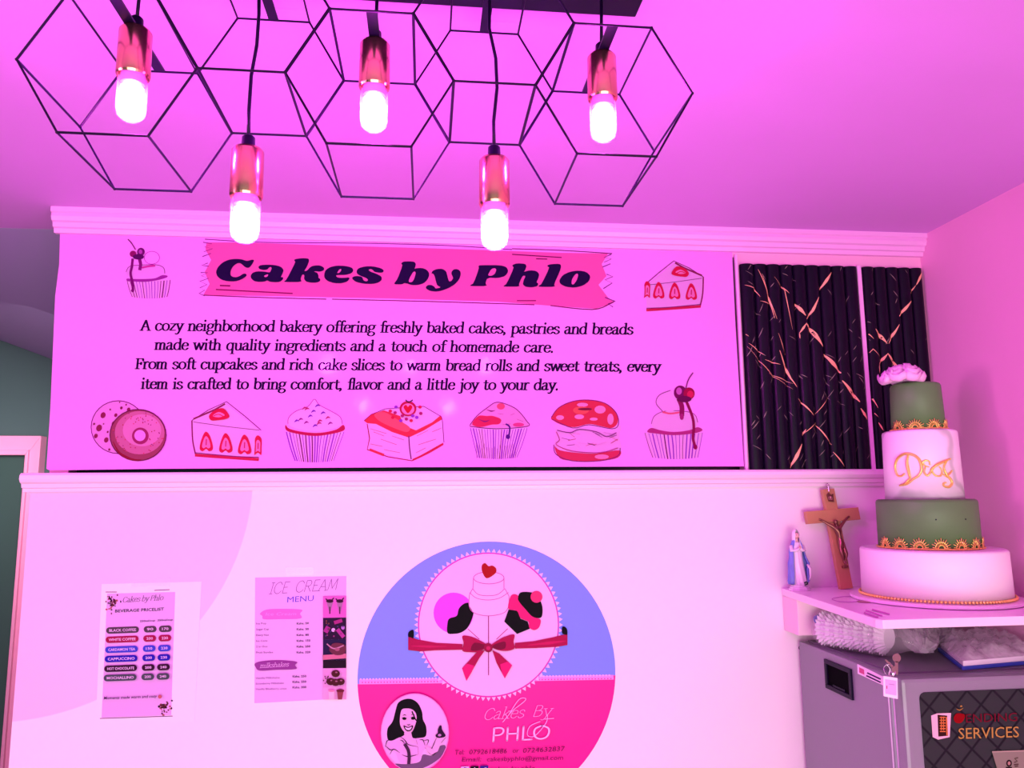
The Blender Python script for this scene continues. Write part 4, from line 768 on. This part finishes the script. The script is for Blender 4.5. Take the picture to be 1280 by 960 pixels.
# sugar rose
M_rose = mat('pink_sugar_petal', (.86, .50, .80), .5)
rx, rz = onY(1128, 477, CY-.025).x, H+.242
rose = empty('sugar_rose', (rx, CY-.025, rz), 'pale pink sugar rose lying on the top tier of the cake', 'flower')
bm = bmesh.new(); NU, NV = 8, 6; gv = []
for i in range(NV+1):
    v_ = i/NV; row = []
    for j in range(NU+1):
        u_ = j/NU*2-1; wd = math.sin(math.pi*min(1, .12+v_*.62))*1.0
        x = u_*wd*.62; z = v_*1.0-.10*u_*u_*v_; y = .38*(1-u_*u_)*math.sin(v_*2.2)-.55*max(0, v_-.68)**1.3*2+.03*math.sin(9*u_)*v_
        row.append(bm.verts.new((x, -y, z)))
    gv.append(row)
for i in range(NV):
    for j in range(NU): bm.faces.new((gv[i][j], gv[i][j+1], gv[i+1][j+1], gv[i+1][j]))
pet = finish('petal', bm, M_rose, rose, smooth=True); pme = pet.data; md = pet.modifiers.new('s', 'SOLIDIFY'); md.thickness = .03
first = True; random.seed(4)
for ringi, (n, tilt, r, s, lift) in enumerate(((3, 6, .0015, .030, .007), (4, 18, .006, .032, .005), (5, 38, .010, .033, .002), (6, 58, .014, .034, .001), (7, 76, .018, .034, .001))):
    for k in range(n):
        o = pet if first else pet.copy(); 
        if not first: C.objects.link(o)
        first = False
        t = 2*math.pi*k/n+ringi*.7+random.uniform(-.1, .1)
        o.parent = rose; o.location = (r*math.sin(t), -r*math.cos(t)*.9, lift); o.scale = (s, s, s*random.uniform(.9, 1.08))
        o.rotation_euler = (Matrix.Rotation(t, 3, 'Z') @ Matrix.Rotation(math.radians(tilt), 3, 'X')).to_euler()
for k, (dx, dz) in enumerate(((-.022, .004), (-.030, .000), (-.024, .009))):
    o = pet.copy(); C.objects.link(o); o.location = (dx, -.006, dz); o.scale = (.016, .016, .022); o.rotation_euler = (math.radians(20*k), math.radians(-95+k*15), 0)

# ============================================================ CRUCIFIX
M_wood = mat('varnished_cross_wood', (.60, .28, .14), .35, noise=.35, nscale=14); M_brz = mat('aged_bronze', (.30, .13, .10), .28, .9)
base = Vector((.999, 1.812, ZS)); topv = Vector((.983, 1.838, H+.004))
up = (topv-base).normalized(); rt = Vector((1, 0, 0)); fw = up.cross(rt).normalized(); rt = fw.cross(up).normalized()   # fw points to the room's back... fixed below
if fw.y > 0: fw = -fw; 
Mx = Matrix((( rt.x, fw.x, up.x), (rt.y, fw.y, up.y), (rt.z, fw.z, up.z))).to_4x4()
cr_ = bpy.data.objects.new('crucifix', None); C.objects.link(cr_); cr_.matrix_world = Matrix.Translation(base) @ Mx
tag(cr_, 'wooden crucifix with bronze figure leaning on the wall beside the cake', 'crucifix')
# local frame: x right, y towards the camera, z up
bm = bmesh.new(); L = .238
bx(bm, (-.0155, 0, .0), (.0155, .013, L)); finish('upright_beam', bm, M_wood, cr_, bevel=.0012)
bm = bmesh.new(); bx(bm, (-.069, .0005, .158), (.067, .0150, .188)); finish('cross_beam', bm, M_wood, cr_, bevel=.0012)
bm = bmesh.new(); tube(bm, [(0, .0135, L-.006), (0, .015, L+.006)], .002, 6); pts = [(.004*math.cos(t), .012, L+.008+.005*math.sin(t)) for t in [2*math.pi*k/14 for k in range(15)]]; tube(bm, pts, .0009, 5)
finish('hanging_ring', bm, mat('steel', (.6, .5, .6), .25, 1), cr_)
bm = bmesh.new(); pts = [(-.007, .0148, L-.030), (.006, .0148, L-.033), (.0085, .0148, L-.012), (.003, .0148, L-.016), (-.003, .0148, L-.009), (-.009, .0148, L-.014)]
prism(bm, [Vector(p) for p in pts], (0, .0015, 0)); sc_ = finish('scroll_plate', bm, M_brz, cr_)
bm = bmesh.new()
for k, ch in enumerate(([(0, 0), (0, 1)], [(0, 0), (0, 1), (.6, 0), (.6, 1)], [(0, 0), (0, 1), (.5, .8), (0, .5), (.5, 0)], [(0, 0), (0, 1)])):
    tube(bm, [(-.0058+k*.003+a_*.002, .0167, L-.027+b_*.008) for a_, b_ in ch], .0004, 4)
finish('letters', bm, mat('pale_brass', (.9, .6, .5), .3, .8), sc_)
# corpus: one skinned figure
def skin(name, joints, edges, m, parent, sub=2, root=0):
    me = bpy.data.meshes.new(name); me.from_pydata([j[0] for j in joints], edges, []); me.materials.append(m)
    o = link(name, me, parent); sk = o.modifiers.new('skin', 'SKIN'); sk.use_smooth_shade = True
    for i, j in enumerate(joints): me.skin_vertices[0].data[i].radius = (j[1]*1.35, (j[1] if len(j) < 3 else j[2])*1.3); me.skin_vertices[0].data[i].use_root = i == root
    s_ = o.modifiers.new('sub', 'SUBSURF'); s_.levels = sub; s_.render_levels = sub; return o
Y = .020
J = [((.002, Y, .108), .0062, .005), ((.0, Y+.001, .122), .0048, .004), ((-.001, Y+.002, .138), .0068, .0052), ((-.001, Y+.002, .146), .004, .0035), ((-.002, Y+.003, .150), .0026), ((-.004, Y+.005, .156), .0046), ((-.004, Y+.005, .163), .0042),
     ((-.010, Y+.001, .146), .0034), ((-.023, Y-.001, .155), .0026), ((-.035, Y-.002, .164), .002), ((-.041, Y-.002, .167), .0022),
     ((.009, Y+.001, .146), .0034), ((.021, Y-.001, .156), .0026), ((.032, Y-.002, .165), .002), ((.038, Y-.002, .168), .0022),
     ((-.003, Y+.002, .098), .0042), ((-.003, Y+.006, .082), .0035), ((.001, Y+.001, .064), .0024), ((.001, Y+.004, .056), .0022), ((.006, Y+.002, .098), .0042), ((.008, Y+.006, .080), .0035), ((.004, Y+.001, .064), .0024), ((.003, Y+.005, .055), .0022)]
E_ = [(0, 1), (1, 2), (2, 3), (3, 4), (4, 5), (5, 6), (2, 7), (7, 8), (8, 9), (9, 10), (2, 11), (11, 12), (12, 13), (13, 14), (0, 15), (15, 16), (16, 17), (17, 18), (0, 19), (19, 20), (20, 21), (21, 22)]
tag(skin('figure', J, E_, M_brz, cr_), 'small bronze figure with outstretched arms')
bm = bmesh.new(); lathe(bm, [(.0062, -.012), (.0072, -.004), (.0066, .002)], (.002, Y+.001, .106), 12)
for k in range(6): t = -.9+k*.35; tube(bm, [(.002+.0068*math.sin(t), Y+.001+.006*math.cos(t), .107), (.002+.0074*math.sin(t+.2), Y+.001+.006*math.cos(t), .095)], .0009, 4)
finish('loincloth', bm, M_brz, cr_, smooth=True)
bm = bmesh.new(); bx(bm, (-.004, .013, .048), (.009, .022, .054)); finish('foot_rest', bm, M_brz, cr_, bevel=.001)

# ============================================================ STATUETTE
M_por = mat('white_porcelain', (.86, .72, .86), .25, coat=.3); M_mant = mat('blue_glazed_mantle', (.22, .27, .88), .3, noise=.45, nscale=60); M_face = mat('painted_skin', (.85, .50, .48), .4)
st = empty('statuette', (.884, 1.806, ZS), 'small white and blue robed praying woman statuette at the left end of the shelf', 'figurine', rot=(0, 0, math.radians(12)))
st.rotation_euler = (0, 0, math.radians(4)); st.scale = (1.32, 1.15, 1)
bm = bmesh.new()
for z0, z1, w_, d_ in ((0, .004, .0200, .016), (.004, .008, .0180, .0145), (.008, .012, .0155, .0125)):
    prism(bm, [Vector((w_*math.cos(t), d_*math.sin(t), z0)) for t in [math.pi/8+math.pi*k/4 for k in range(8)]], (0, 0, z1-z0))
bx_c = finish('pedestal', bm, M_por, st, bevel=.0006)
def robe(name, prof, m, a0, a1, fold, nf, thick=0, seg=64):
    bm = bmesh.new(); rings = []
    full = a1-a0 > 6.28
    for (z, rx_, ry_, cx_, cy_) in prof:
        row = []
        for k in range(seg if full else seg+1):
            t = a0+(a1-a0)*k/seg; f = 1+fold*math.sin(nf*t+z*60)*(1-min(1, z/.12)*.6)
            row.append(bm.verts.new((cx_+rx_*f*math.sin(t), cy_-ry_*f*math.cos(t), z)))
        rings.append(row)
    for a_, b_ in zip(rings, rings[1:]):
        n_ = len(a_)
        for k in range(n_ if full else n_-1): bm.faces.new((a_[k], a_[(k+1) % n_], b_[(k+1) % n_], b_[k]))
    if full: bm.faces.new(rings[0]); bm.faces.new(rings[-1])
    o = finish(name, bm, m, st, smooth=True)
    if thick: md = o.modifiers.new('s', 'SOLIDIFY'); md.thickness = thick
    return o
robe('robe', [(.010, .0150, .012, .002, 0), (.02, .0135, .011, .0015, 0), (.045, .0112, .0095, 0, 0), (.07, .0095, .0085, -.001, 0), (.085, .0088, .008, -.001, 0), (.100, .0105, .008, -.001, 0), (.108, .0085, .0065, -.001, 0), (.113, .004, .004, -.001, 0)], M_por, 0, 2*math.pi, .07, 9)
tag(robe('mantle', [(.014, .0175, .014, -.002, .002), (.022, .0200, .0145, 0, .002), (.045, .0190, .013, .001, .002), (.062, .0205, .012, .002, .001), (.075, .0165, .011, .0005, .001), (.090, .0145, .0105, -.001, .001), (.102, .0125, .0095, -.001, .001), (.112, .0085, .0085, -.001, .001), (.120, .0066, .0076, -.001, .001)], M_mant, .75, 2*math.pi-.75, .06, 11, .0012), 'blue mantle')
robe('veil', [(.104, .0098, .0085, -.001, .001), (.114, .0075, .0078, -.001, .001), (.124, .0074, .0078, -.001, .001), (.134, .0066, .0072, -.001, .0005), (.140, .0040, .0050, -.001, 0), (.1425, .0012, .0018, -.001, 0)], M_por, .62, 2*math.pi-.62, .02, 7, .001)
bm = bmesh.new(); ball(bm, (-.001, -.001, .127), .0060, 16, (.86, .95, 1.22)); ball(bm, (-.001, -.0070, .1262), .0010, 6, (1, 1, 1.6)); tube(bm, [(-.001, 0, .112), (-.001, 0, .122)], .0034, 10)
hd = finish('head', bm, M_face, st, smooth=True)
bm = bmesh.new()
for s_ in (-1, 1): ball(bm, (-.001+s_*.0022, -.0062, .1285), .0007, 6)
finish('eye', bm, M_black, hd)
bm = bmesh.new(); tube(bm, [(-.0030, -.0066, .1222), (.001, -.0066, .1222)], .0004, 5); ball(bm, (-.001, -.0062, .1222), .0008, 6, (1.6, .6, .6)); finish('mouth', bm, mat('rose_paint', (.5, .05, .08), .4), hd)
bm = bmesh.new()
for s_ in (-1, 1): tube(bm, [(-.001+s_*.0105, 0, .104), (-.001+s_*.0115, -.004, .092), (-.001+s_*.006, -.0095, .093), (-.001+s_*.0012, -.0125, .098)], [.0040, .0042, .0036, .0026], 10)
finish('sleeve', bm, M_por, st, smooth=True)
bm = bmesh.new()
for s_ in (-1, 1):
    tube(bm, [(-.001+s_*.0012, -.0122, .097), (-.001+s_*.0010, -.0128, .101)], [.0014, .0013], 8)
    for j in range(4): tube(bm, [(-.001+s_*.0008, -.0118-j*.0006, .1008), (-.001+s_*.0006, -.0120-j*.0005, .1045+.0004*(1-abs(j-1.5)))], [.00055, .0004], 6)
    tube(bm, [(-.001+s_*.0010, -.0114, .099), (-.001+s_*.0008, -.0106, .1018)], [.0006, .0004], 6)
finish('praying_hands', bm, M_face, st, smooth=True)
bm = bmesh.new(); tube(bm, crom([(.004, -.013, .013), (.009, -.0115, .014), (.011, -.010, .018), (.007, -.0115, .020), (.004, -.0125, .017)], 4), .0014, 8); finish('serpent', bm, mat('dark_green_glaze', (.02, .06, .05), .3), st, smooth=True)
bm = bmesh.new(); tube(bm, [(.015, -.006, .060), (.020, -.007, .050), (.021, -.004, .03), (.015, -.002, .016)], [.003, .005, .0042, .002], 10, flat=.5); finish('lining_fold', bm, M_por, st, smooth=True)

# ============================================================ VENDING MACHINE
M_grey = mat('grey_powder_coated_steel', (.26, .25, .30), .42, .2, bump=.05, bscale=300); M_greyt = mat('dark_top_sheet', (.16, .13, .19), .45, .2)
XM, YM, ZM = .889, 1.434, H-.350
vm = empty('vending_machine', (1.09, 1.64, 0), 'grey steel vending machine with dark glass door in the corner under the shelf', 'vending machine')
bm = bmesh.new(); bx(bm, (XM, YM+.035, .03), (XR-.003, 1.838, ZM)); rel(finish('body', bm, M_grey, bevel=.004), vm)
bm = bmesh.new(); bx(bm, (XM+.02, YM+.05, ZM), (XR-.012, 1.83, ZM+.003)); rel(finish('top_sheet', bm, M_greyt), vm)
bm = bmesh.new(); bx(bm, (XM+.002, YM, .04), (XR-.004, YM+.030, ZM+.002)); dv = rel(finish('door', bm, M_grey, bevel=.007), vm)
bm = bmesh.new(); bx(bm, (XM+.004, YM+.030, .04), (XM+.010, YM+.035, ZM-.004)); o = finish('door_seam', bm, mat('pale_edge_trim', (.75, .62, .78), .3)); o.parent = dv
bm = bmesh.new()
for x in (XM-.0012,):
    bx(bm, (x, YM+.040, .04), (x+.002, YM+.0425, ZM-.01))
o = rel(finish('edge_bead', bm, mat('pale_edge_trim', (.75, .62, .78), .3)), vm)
# glazed door panel, rounded corners
gx0 = onY(1149, 872, YM).x; gz1 = onY(1160, 865, YM).z; rr = .012
P = []
for cx_, cz_, a0 in ((gx0+rr, gz1-rr, 90), (gx0+rr, .35+rr, 180), (XR-.03, .35+rr, 270), (XR-.03, gz1-rr, 0)):
    for k in range(7): t = math.radians(a0+90*k/6); P.append(Vector((cx_+rr*math.cos(t), YM-.002, cz_+rr*math.sin(t))))
M_pan = mat('dark_quilted_door_print', (.03, .04, .045), .25, spec=.15)
nt = M_pan.node_tree; tc = nt.nodes.new('ShaderNodeTexCoord'); mp = nt.nodes.new('ShaderNodeMapping'); mp.inputs['Rotation'].default_value = (0, math.radians(45), 0); mp.inputs['Scale'].default_value = (1, 1, 1)
sep = nt.nodes.new('ShaderNodeSeparateXYZ'); nt.links.new(tc.outputs['Object'], mp.inputs[0]); nt.links.new(mp.outputs[0], sep.inputs[0]); outs = []
for ax in (0, 2):
    q1 = nt.nodes.new('ShaderNodeMath'); q1.operation = 'PINGPONG'; q1.inputs[1].default_value = .0185; nt.links.new(sep.outputs[ax], q1.inputs[0]); outs.append(q1)
mn = nt.nodes.new('ShaderNodeMath'); mn.operation = 'MINIMUM'; nt.links.new(outs[0].outputs[0], mn.inputs[0]); nt.links.new(outs[1].outputs[0], mn.inputs[1])
cr = nt.nodes.new('ShaderNodeMapRange'); cr.inputs['From Min'].default_value = .0012; cr.inputs['From Max'].default_value = .0030; nt.links.new(mn.outputs[0], cr.inputs['Value'])
mx = nt.nodes.new('ShaderNodeMix'); mx.data_type = 'RGBA'; mx.inputs[6].default_value = (.008, .011, .013, 1); mx.inputs[7].default_value = (.028, .036, .034, 1)
nt.links.new(cr.outputs[0], mx.inputs[0]); nt.links.new(mx.outputs[2], nt.nodes['Principled BSDF'].inputs['Base Color'])
bm = bmesh.new(); prism(bm, P, (0, .004, 0)); pn = finish('door_panel', bm, M_pan); pn.parent = dv
A = Art(planeY, YM-.0024); A.layer = 1
q = lambda P: [(1140+a_/9.143, 860+b_/9.143) for a_, b_ in P]
A.poly(q([(218, 315), (285, 290), (445, 285), (430, 560), (300, 590), (235, 560)]), (255, 215, 215)); A.poly(q([(290, 305), (400, 315), (410, 545), (300, 555)]), (60, 30, 25))
for i in range(6): A.line(q([(315, 335+i*32), (380, 335+i*32)]), 1.3, (235, 140, 70), False)
A.line(q([(390, 330), (396, 540)]), 1.6, (235, 140, 70), False); A.line(q([(330, 325), (330, 480)]), 1, (235, 140, 70), False); A.line(q([(355, 325), (355, 480)]), 1, (235, 140, 70), False)
A.blob(q([(470, 340), (500, 290), (560, 290), (600, 310), (580, 370), (540, 400), (490, 390)]), (150, 10, 18)); A.line(q([(500, 235), (540, 250), (580, 225)]), 1.4, (190, 150, 60), taper=True); A.ell(*q([(555, 205)])[0], 1.4, 1, (200, 160, 70), 8)
sans(A, 'ENDING', *q([(610, 392)])[0], *q([(1195, 375)])[0], 11, (115, 18, 38), .0, .0)
sans(A, 'SERVICES', *q([(525, 578)])[0], *q([(1215, 558)])[0], 14, (200, 165, 75), .0, .0)
A.layer += 1; A.poly(q([(905, 725), (930, 718), (1290, 712), (1290, 960), (975, 960)]), (150, 150, 122)); A.line(q([(905, 725), (1290, 712)]), 1.5, (190, 180, 150), False)
A.ell(*q([(1098, 855)])[0], 3.6, 4.4, (40, 30, 30), 16); A.ell(*q([(1098, 855)])[0], 1.8, 2.4, (190, 150, 130), 12); A.line(q([(1060, 905), (1130, 905)]), 2, (40, 30, 30), False)
for P in ([(1200, 790), (1160, 800), (1190, 830), (1155, 845)], [(1150, 870), (1205, 865)], [(1160, 890), (1200, 885)]): A.line(q(P), 1.4, (90, 70, 60), False)
A.build('door_graphics', pn)
# recessed carry handle on the side
P = [onX(*p, XM) for p in ((1033, 822), (1062, 836), (1067, 875), (1036, 860))]
bm = bmesh.new(); y0, y1 = 1.603, 1.712; z0, z1 = H-.428, H-.366
def ringb(x0, x1, t): 
    bx(bm, (x0, y0, z0), (x1, y1, z0+t)); bx(bm, (x0, y0, z1-t), (x1, y1, z1)); bx(bm, (x0, y0, z0+t), (x1, y0+t, z1-t)); bx(bm, (x0, y1-t, z0+t), (x1, y1, z1-t))
ringb(XM-.005, XM+.001, .009); hn = rel(finish('side_handle', bm, M_black, bevel=.001), vm)
bm = bmesh.new(); bx(bm, (XM-.0012, y0+.009, z0+.009), (XM+.002, y1-.009, z1-.009)); o = finish('handle_recess', bm, mat('deep_black_recess', (.002, .002, .003), .8, spec=.03)); o.parent = hn
bm = bmesh.new(); bx(bm, (XM-.003, y0+.03, z0+.010), (XM-.001, y1-.03, z0+.014)); o = finish('grip_lip', bm, M_black); o.parent = hn
bm = bmesh.new(); P = [onX(*p, XM-.0012) for p in ((1071.5, 830), (1104, 846), (1104.5, 857), (1072, 842))]
prism(bm, P, (.001, 0, 0)); lb = rel(finish('side_label', bm, M_paper), vm)
A = Art(planeX, XM-.0014)
A.poly([(1074, 834), (1080, 837), (1080.5, 843.5), (1074, 840.5)], (225, 110, 150)); A.line([(1084, 841), (1101, 849)], 1.8, (70, 40, 90), False); A.line([(1083, 844.5), (1101, 853)], 1.8, (70, 40, 90), False); A.build('label_print', lb)
# hook-like latch wire left of the machine
bm = bmesh.new(); c = onY(1003, 809, YB-.004); tube(bm, crom([c+Vector((-.006, 0, .004)), c+Vector((-.009, 0, -.002)), c+Vector((-.004, 0, -.006)), c+Vector((0, 0, 0)), c+Vector((-.004, 0, .005))], 4), .0010, 6); tube(bm, crom([c+Vector((.010, 0, .008)), c+Vector((.005, 0, .008)), c+Vector((.004, 0, -.008))], 4), .0010, 6)
tag(finish('wire_hook', bm, M_black), 'small bent black wire hook on the wall just above the grey machine', 'hook')
# keys with tag
kb = onX(1119, 836, XM-.004); keys = empty('key_bunch', kb, 'bunch of keys with a white plastic tag hanging at the grey machine top corner', 'keys')
M_key = mat('worn_brass_key', (.30, .22, .20), .35, .9); M_st = MATS['steel']
bm = bmesh.new(); c0 = Vector((XM-.002, YM+.030, ZM+.002)); 
lathe(bm, [(.0065, 0), (.0065, .006), (.005, .008)], c0+Vector((.006, 0, .0)), 20); rel(finish('lock_cap', bm, M_st), keys)
def key(name, c, ang, s):
    bm = bmesh.new(); R_ = Matrix.Rotation(ang, 3, 'Y')
    pts = [R_ @ Vector((.0080*math.cos(t)*s, 0, .0080*math.sin(t)*s+.008)) for t in [2*math.pi*k/20 for k in range(20)]]; prism(bm, [c+p for p in pts], (0, .0018, 0))
    prism(bm, [c+R_ @ Vector(p)*s for p in ((-.0028, 0, .002), (.0028, 0, .002), (.0028, 0, -.020), (.0012, 0, -.023), (-.0015, 0, -.020), (-.0015, 0, -.014), (-.0028, 0, -.012))], (0, .0018, 0)); rel(finish(name, bm, M_key), keys)
kc = Vector((onY(1121, 828, YM-.006).x, YM-.006, onY(1121, 828, YM-.006).z))
key('key', kc, .1, 1.0); key('key', kc+Vector((-.012, -.003, -.006)), 2.4, .75)
bm = bmesh.new(); rc = onY(1112, 838, YM-.008); tube(bm, [rc+Vector((.011*math.cos(t), .002*math.sin(3*t), .011*math.sin(t))) for t in [2*math.pi*k/24 for k in range(25)]], .0007, 5)
tube(bm, crom([rc+Vector((-.006, 0, .012)), rc+Vector((0, -.002, .002)), rc+Vector((-.003, 0, -.008)), rc+Vector((.006, 0, -.010))], 4), .0008, 5); rel(finish('key_ring', bm, M_st, smooth=True), keys)
bm = bmesh.new(); Q = [onY(*p, YM-.012) for p in ((1104.5, 845), (1122, 847.5), (1122.5, 874), (1105, 870.5))]; prism(bm, Q, (0, .003, 0)); tg = rel(finish('key_tag', bm, mat('white_plastic_tag', (.9, .8, .92), .3), bevel=.0008), keys)
A = Art(planeY, YM-.0125); A.poly([(1106.5, 849), (1120.5, 851), (1120.5, 869.5), (1106.8, 867)], (238, 205, 245)); A.line([(1108.5, 857), (1108.5, 861)], 1, (200, 70, 90), False); A.line([(1111, 855), (1118, 856)], .8, (210, 150, 215), False); A.build('tag_label', tg)

# ============================================================ BAGS ON THE MACHINE
M_bag = film('crumpled_clear_plastic', (.93, .80, .95), .16, .05, bump=.35, bscale=22); M_liner = mat('white_paper_liners', (.85, .72, .88), .6); M_bluep = mat('blue_packet_edge', (.03, .07, .50), .4)
z0 = ZM+.0035
lb = empty('liner_pack', (.96, 1.72, z0), 'clear plastic bag of nested white fluted paper liners under the left of the shelf', 'packet')
lb.rotation_euler = (0, 0, 0)
p0 = onY(1033, 789, 1.74); p1_ = onY(1105, 796, 1.62)
ax = (p1_-p0); n = 13
p0.z = z0+.041; p1_.z = z0+.041; ax = p1_-p0; u = Vector((0, 0, 1)); v_ = ax.normalized().cross(u)
bm = bmesh.new()
for i in range(n):
    c = p0+ax*(i/(n-1)); K_ = 44; a_ = []; b_ = []; c_ = []
    for k in range(K_):
        t = 2*math.pi*k/K_; ro = (.0365-.004*(i % 2))*(1+.09*(1 if k % 2 else -1)); ri = .022
        a_.append(bm.verts.new(c+(u*math.cos(t)+v_*math.sin(t))*ro-ax.normalized()*.004)); b_.append(bm.verts.new(c+(u*math.cos(t)+v_*math.sin(t))*ri+ax.normalized()*.012))
    for k in range(K_): bm.faces.new((a_[k], a_[(k+1) % K_], b_[(k+1) % K_], b_[k]))
    bm.faces.new(b_)
o = finish('paper_liner', bm, M_liner); rel(o, lb); o['kind'] = 'stuff'
def crumple(bm, pts_r, seg, amp, seed, fl=1.0, zmin=None):
    random.seed(seed); rows = []; ph_ = [random.uniform(0, 6.28) for _ in range(6)]
    for i, (c, r) in enumerate(pts_r):
        d = (pts_r[min(i+1, len(pts_r)-1)][0]-pts_r[max(0, i-1)][0]).normalized(); uu = Vector((0, 0, 1)); uu = (uu-d*uu.dot(d)).normalized(); vv = d.cross(uu)
        row = []
        for k in range(seg):
            t = 2*math.pi*k/seg; f = 1+amp*(math.sin(3*t+ph_[0]+i*.8)+.7*math.sin(7*t+ph_[1]-i*1.3)+.5*math.sin(13*t+ph_[2]+i*2.1))*.5+random.uniform(-amp, amp)*.35
            p = c+(uu*math.cos(t)*fl+vv*math.sin(t))*r*f
            if zmin is not None: p.z = max(p.z, zmin+random.uniform(0, .0006))
            row.append(bm.verts.new(p))
        rows.append(row)
    for a_, b_ in zip(rows, rows[1:]):
        for k in range(seg): bm.faces.new((a_[k], a_[(k+1) % seg], b_[(k+1) % seg], b_[k]))
    bm.faces.new(rows[0][::-1]); bm.faces.new(rows[-1])
bm = bmesh.new(); d = ax.normalized()
crumple(bm, [(p0-d*.020, .008), (p0-d*.018, .030), (p0-d*.010, .041), (p0+ax*.2, .043), (p0+ax*.4, .044), (p0+ax*.6, .042), (p0+ax*.8, .041), (p0+ax*1.0, .043), (p0+ax*1.05+d*.01, .040), (p0+ax*1.1+d*.03, .026), (p0+ax*1.1+d*.06, .018)], 40, .05, 3, .93, z0)
rel(finish('clear_bag', bm, M_bag, smooth=True), lb)
bm = bmesh.new(); c = p0-d*.0215+Vector((0, -.006, .018)); ball(bm, c, .013, 12, (1, .4, .8)); tag(rel(finish('sticker_label', bm, M_bluep, smooth=True), lb), 'blue sticker')
# flat packet with blue edge
fp = empty('flat_packet', (1.15, 1.5, z0), 'flat plastic-wrapped packet of white boards with a blue edge on top of the grey machine', 'packet')
E0 = [onZ(1203, 838, z0), onZ(1279, 829, z0)]; Lx = E0[0]; 
Fp = [Vector((Lx.x, Lx.y, 0)), Vector((XR-.006, onZ(1279, 829, z0).y, 0)), Vector((XR-.006, 1.72, 0)), Vector((onZ(1160, 810, z0).x, 1.66, 0))]
Fp[0].y = max(Fp[0].y, YM+.006); 
bm = bmesh.new(); prism(bm, [Vector((p.x, p.y, z0)) for p in Fp], (0, 0, .007)); tag(rel(finish('bottom_board', bm, M_bluep, bevel=.001), fp), 'blue board edge')
bm = bmesh.new(); prism(bm, [Vector((p.x+(.004 if i in (0, 3) else 0), p.y+(.002 if i < 2 else -.004), z0+.0072)) for i, p in enumerate(Fp)], (0, 0, .010)); rel(finish('board_stack', bm, M_liner, bevel=.001), fp)
bm = bmesh.new(); NX, NY = 30, 22; gr = []; random.seed(9)
ce = [Fp[0], Fp[1], Fp[2], Fp[3]]
for i in range(NX+1):
    row = []
    for j in range(NY+1):
        s_, t = i/NX, j/NY; p = (ce[0]*(1-s_)+ce[1]*s_)*(1-t)+(ce[3]*(1-s_)+ce[2]*s_)*t
        edge_ = min(s_, t, 1-s_, 1-t)*8; h = z0+.0182+min(1, edge_)*(.004+.010*t+.010*abs(math.sin(9*s_+6*t))+.007*abs(math.sin(23*s_-17*t+1))+random.uniform(0, .004))
        row.append(bm.verts.new((p.x, p.y, h)))
    gr.append(row)
for i in range(NX):
    for j in range(NY): bm.faces.new((gr[i][j], gr[i+1][j], gr[i+1][j+1], gr[i][j+1]))
rel(finish('plastic_wrap', bm, film('crumpled_wrap_film', (.95, .82, .97), .42, .06, bump=.7, bscale=20), smooth=True), fp)
# loose bag neck gathered at left
M_bag2 = film('milky_bag_film', (.90, .80, .93), .5, .10, bump=.7, bscale=18)
bg_ = empty('plastic_bag', (1.0, 1.6, z0), 'loose crumpled clear plastic bag bunched behind the key bunch on the grey machine', 'bag')
bm = bmesh.new(); a0 = onZ(1158, 812, z0+.02); pts = [a0+Vector((-.012, -.01, .0)), a0+Vector((.0, .01, .006)), a0+Vector((.02, .05, .012)), a0+Vector((.05, .11, .018)), a0+Vector((.10, .15, .016)), a0+Vector((.16, .17, .012))]
crumple(bm, list(zip(pts, (.008, .022, .030, .040, .044, .032))), 44, .26, 8, .8, z0)
rel(finish('crumpled_film', bm, M_bag2, smooth=False), bg_)
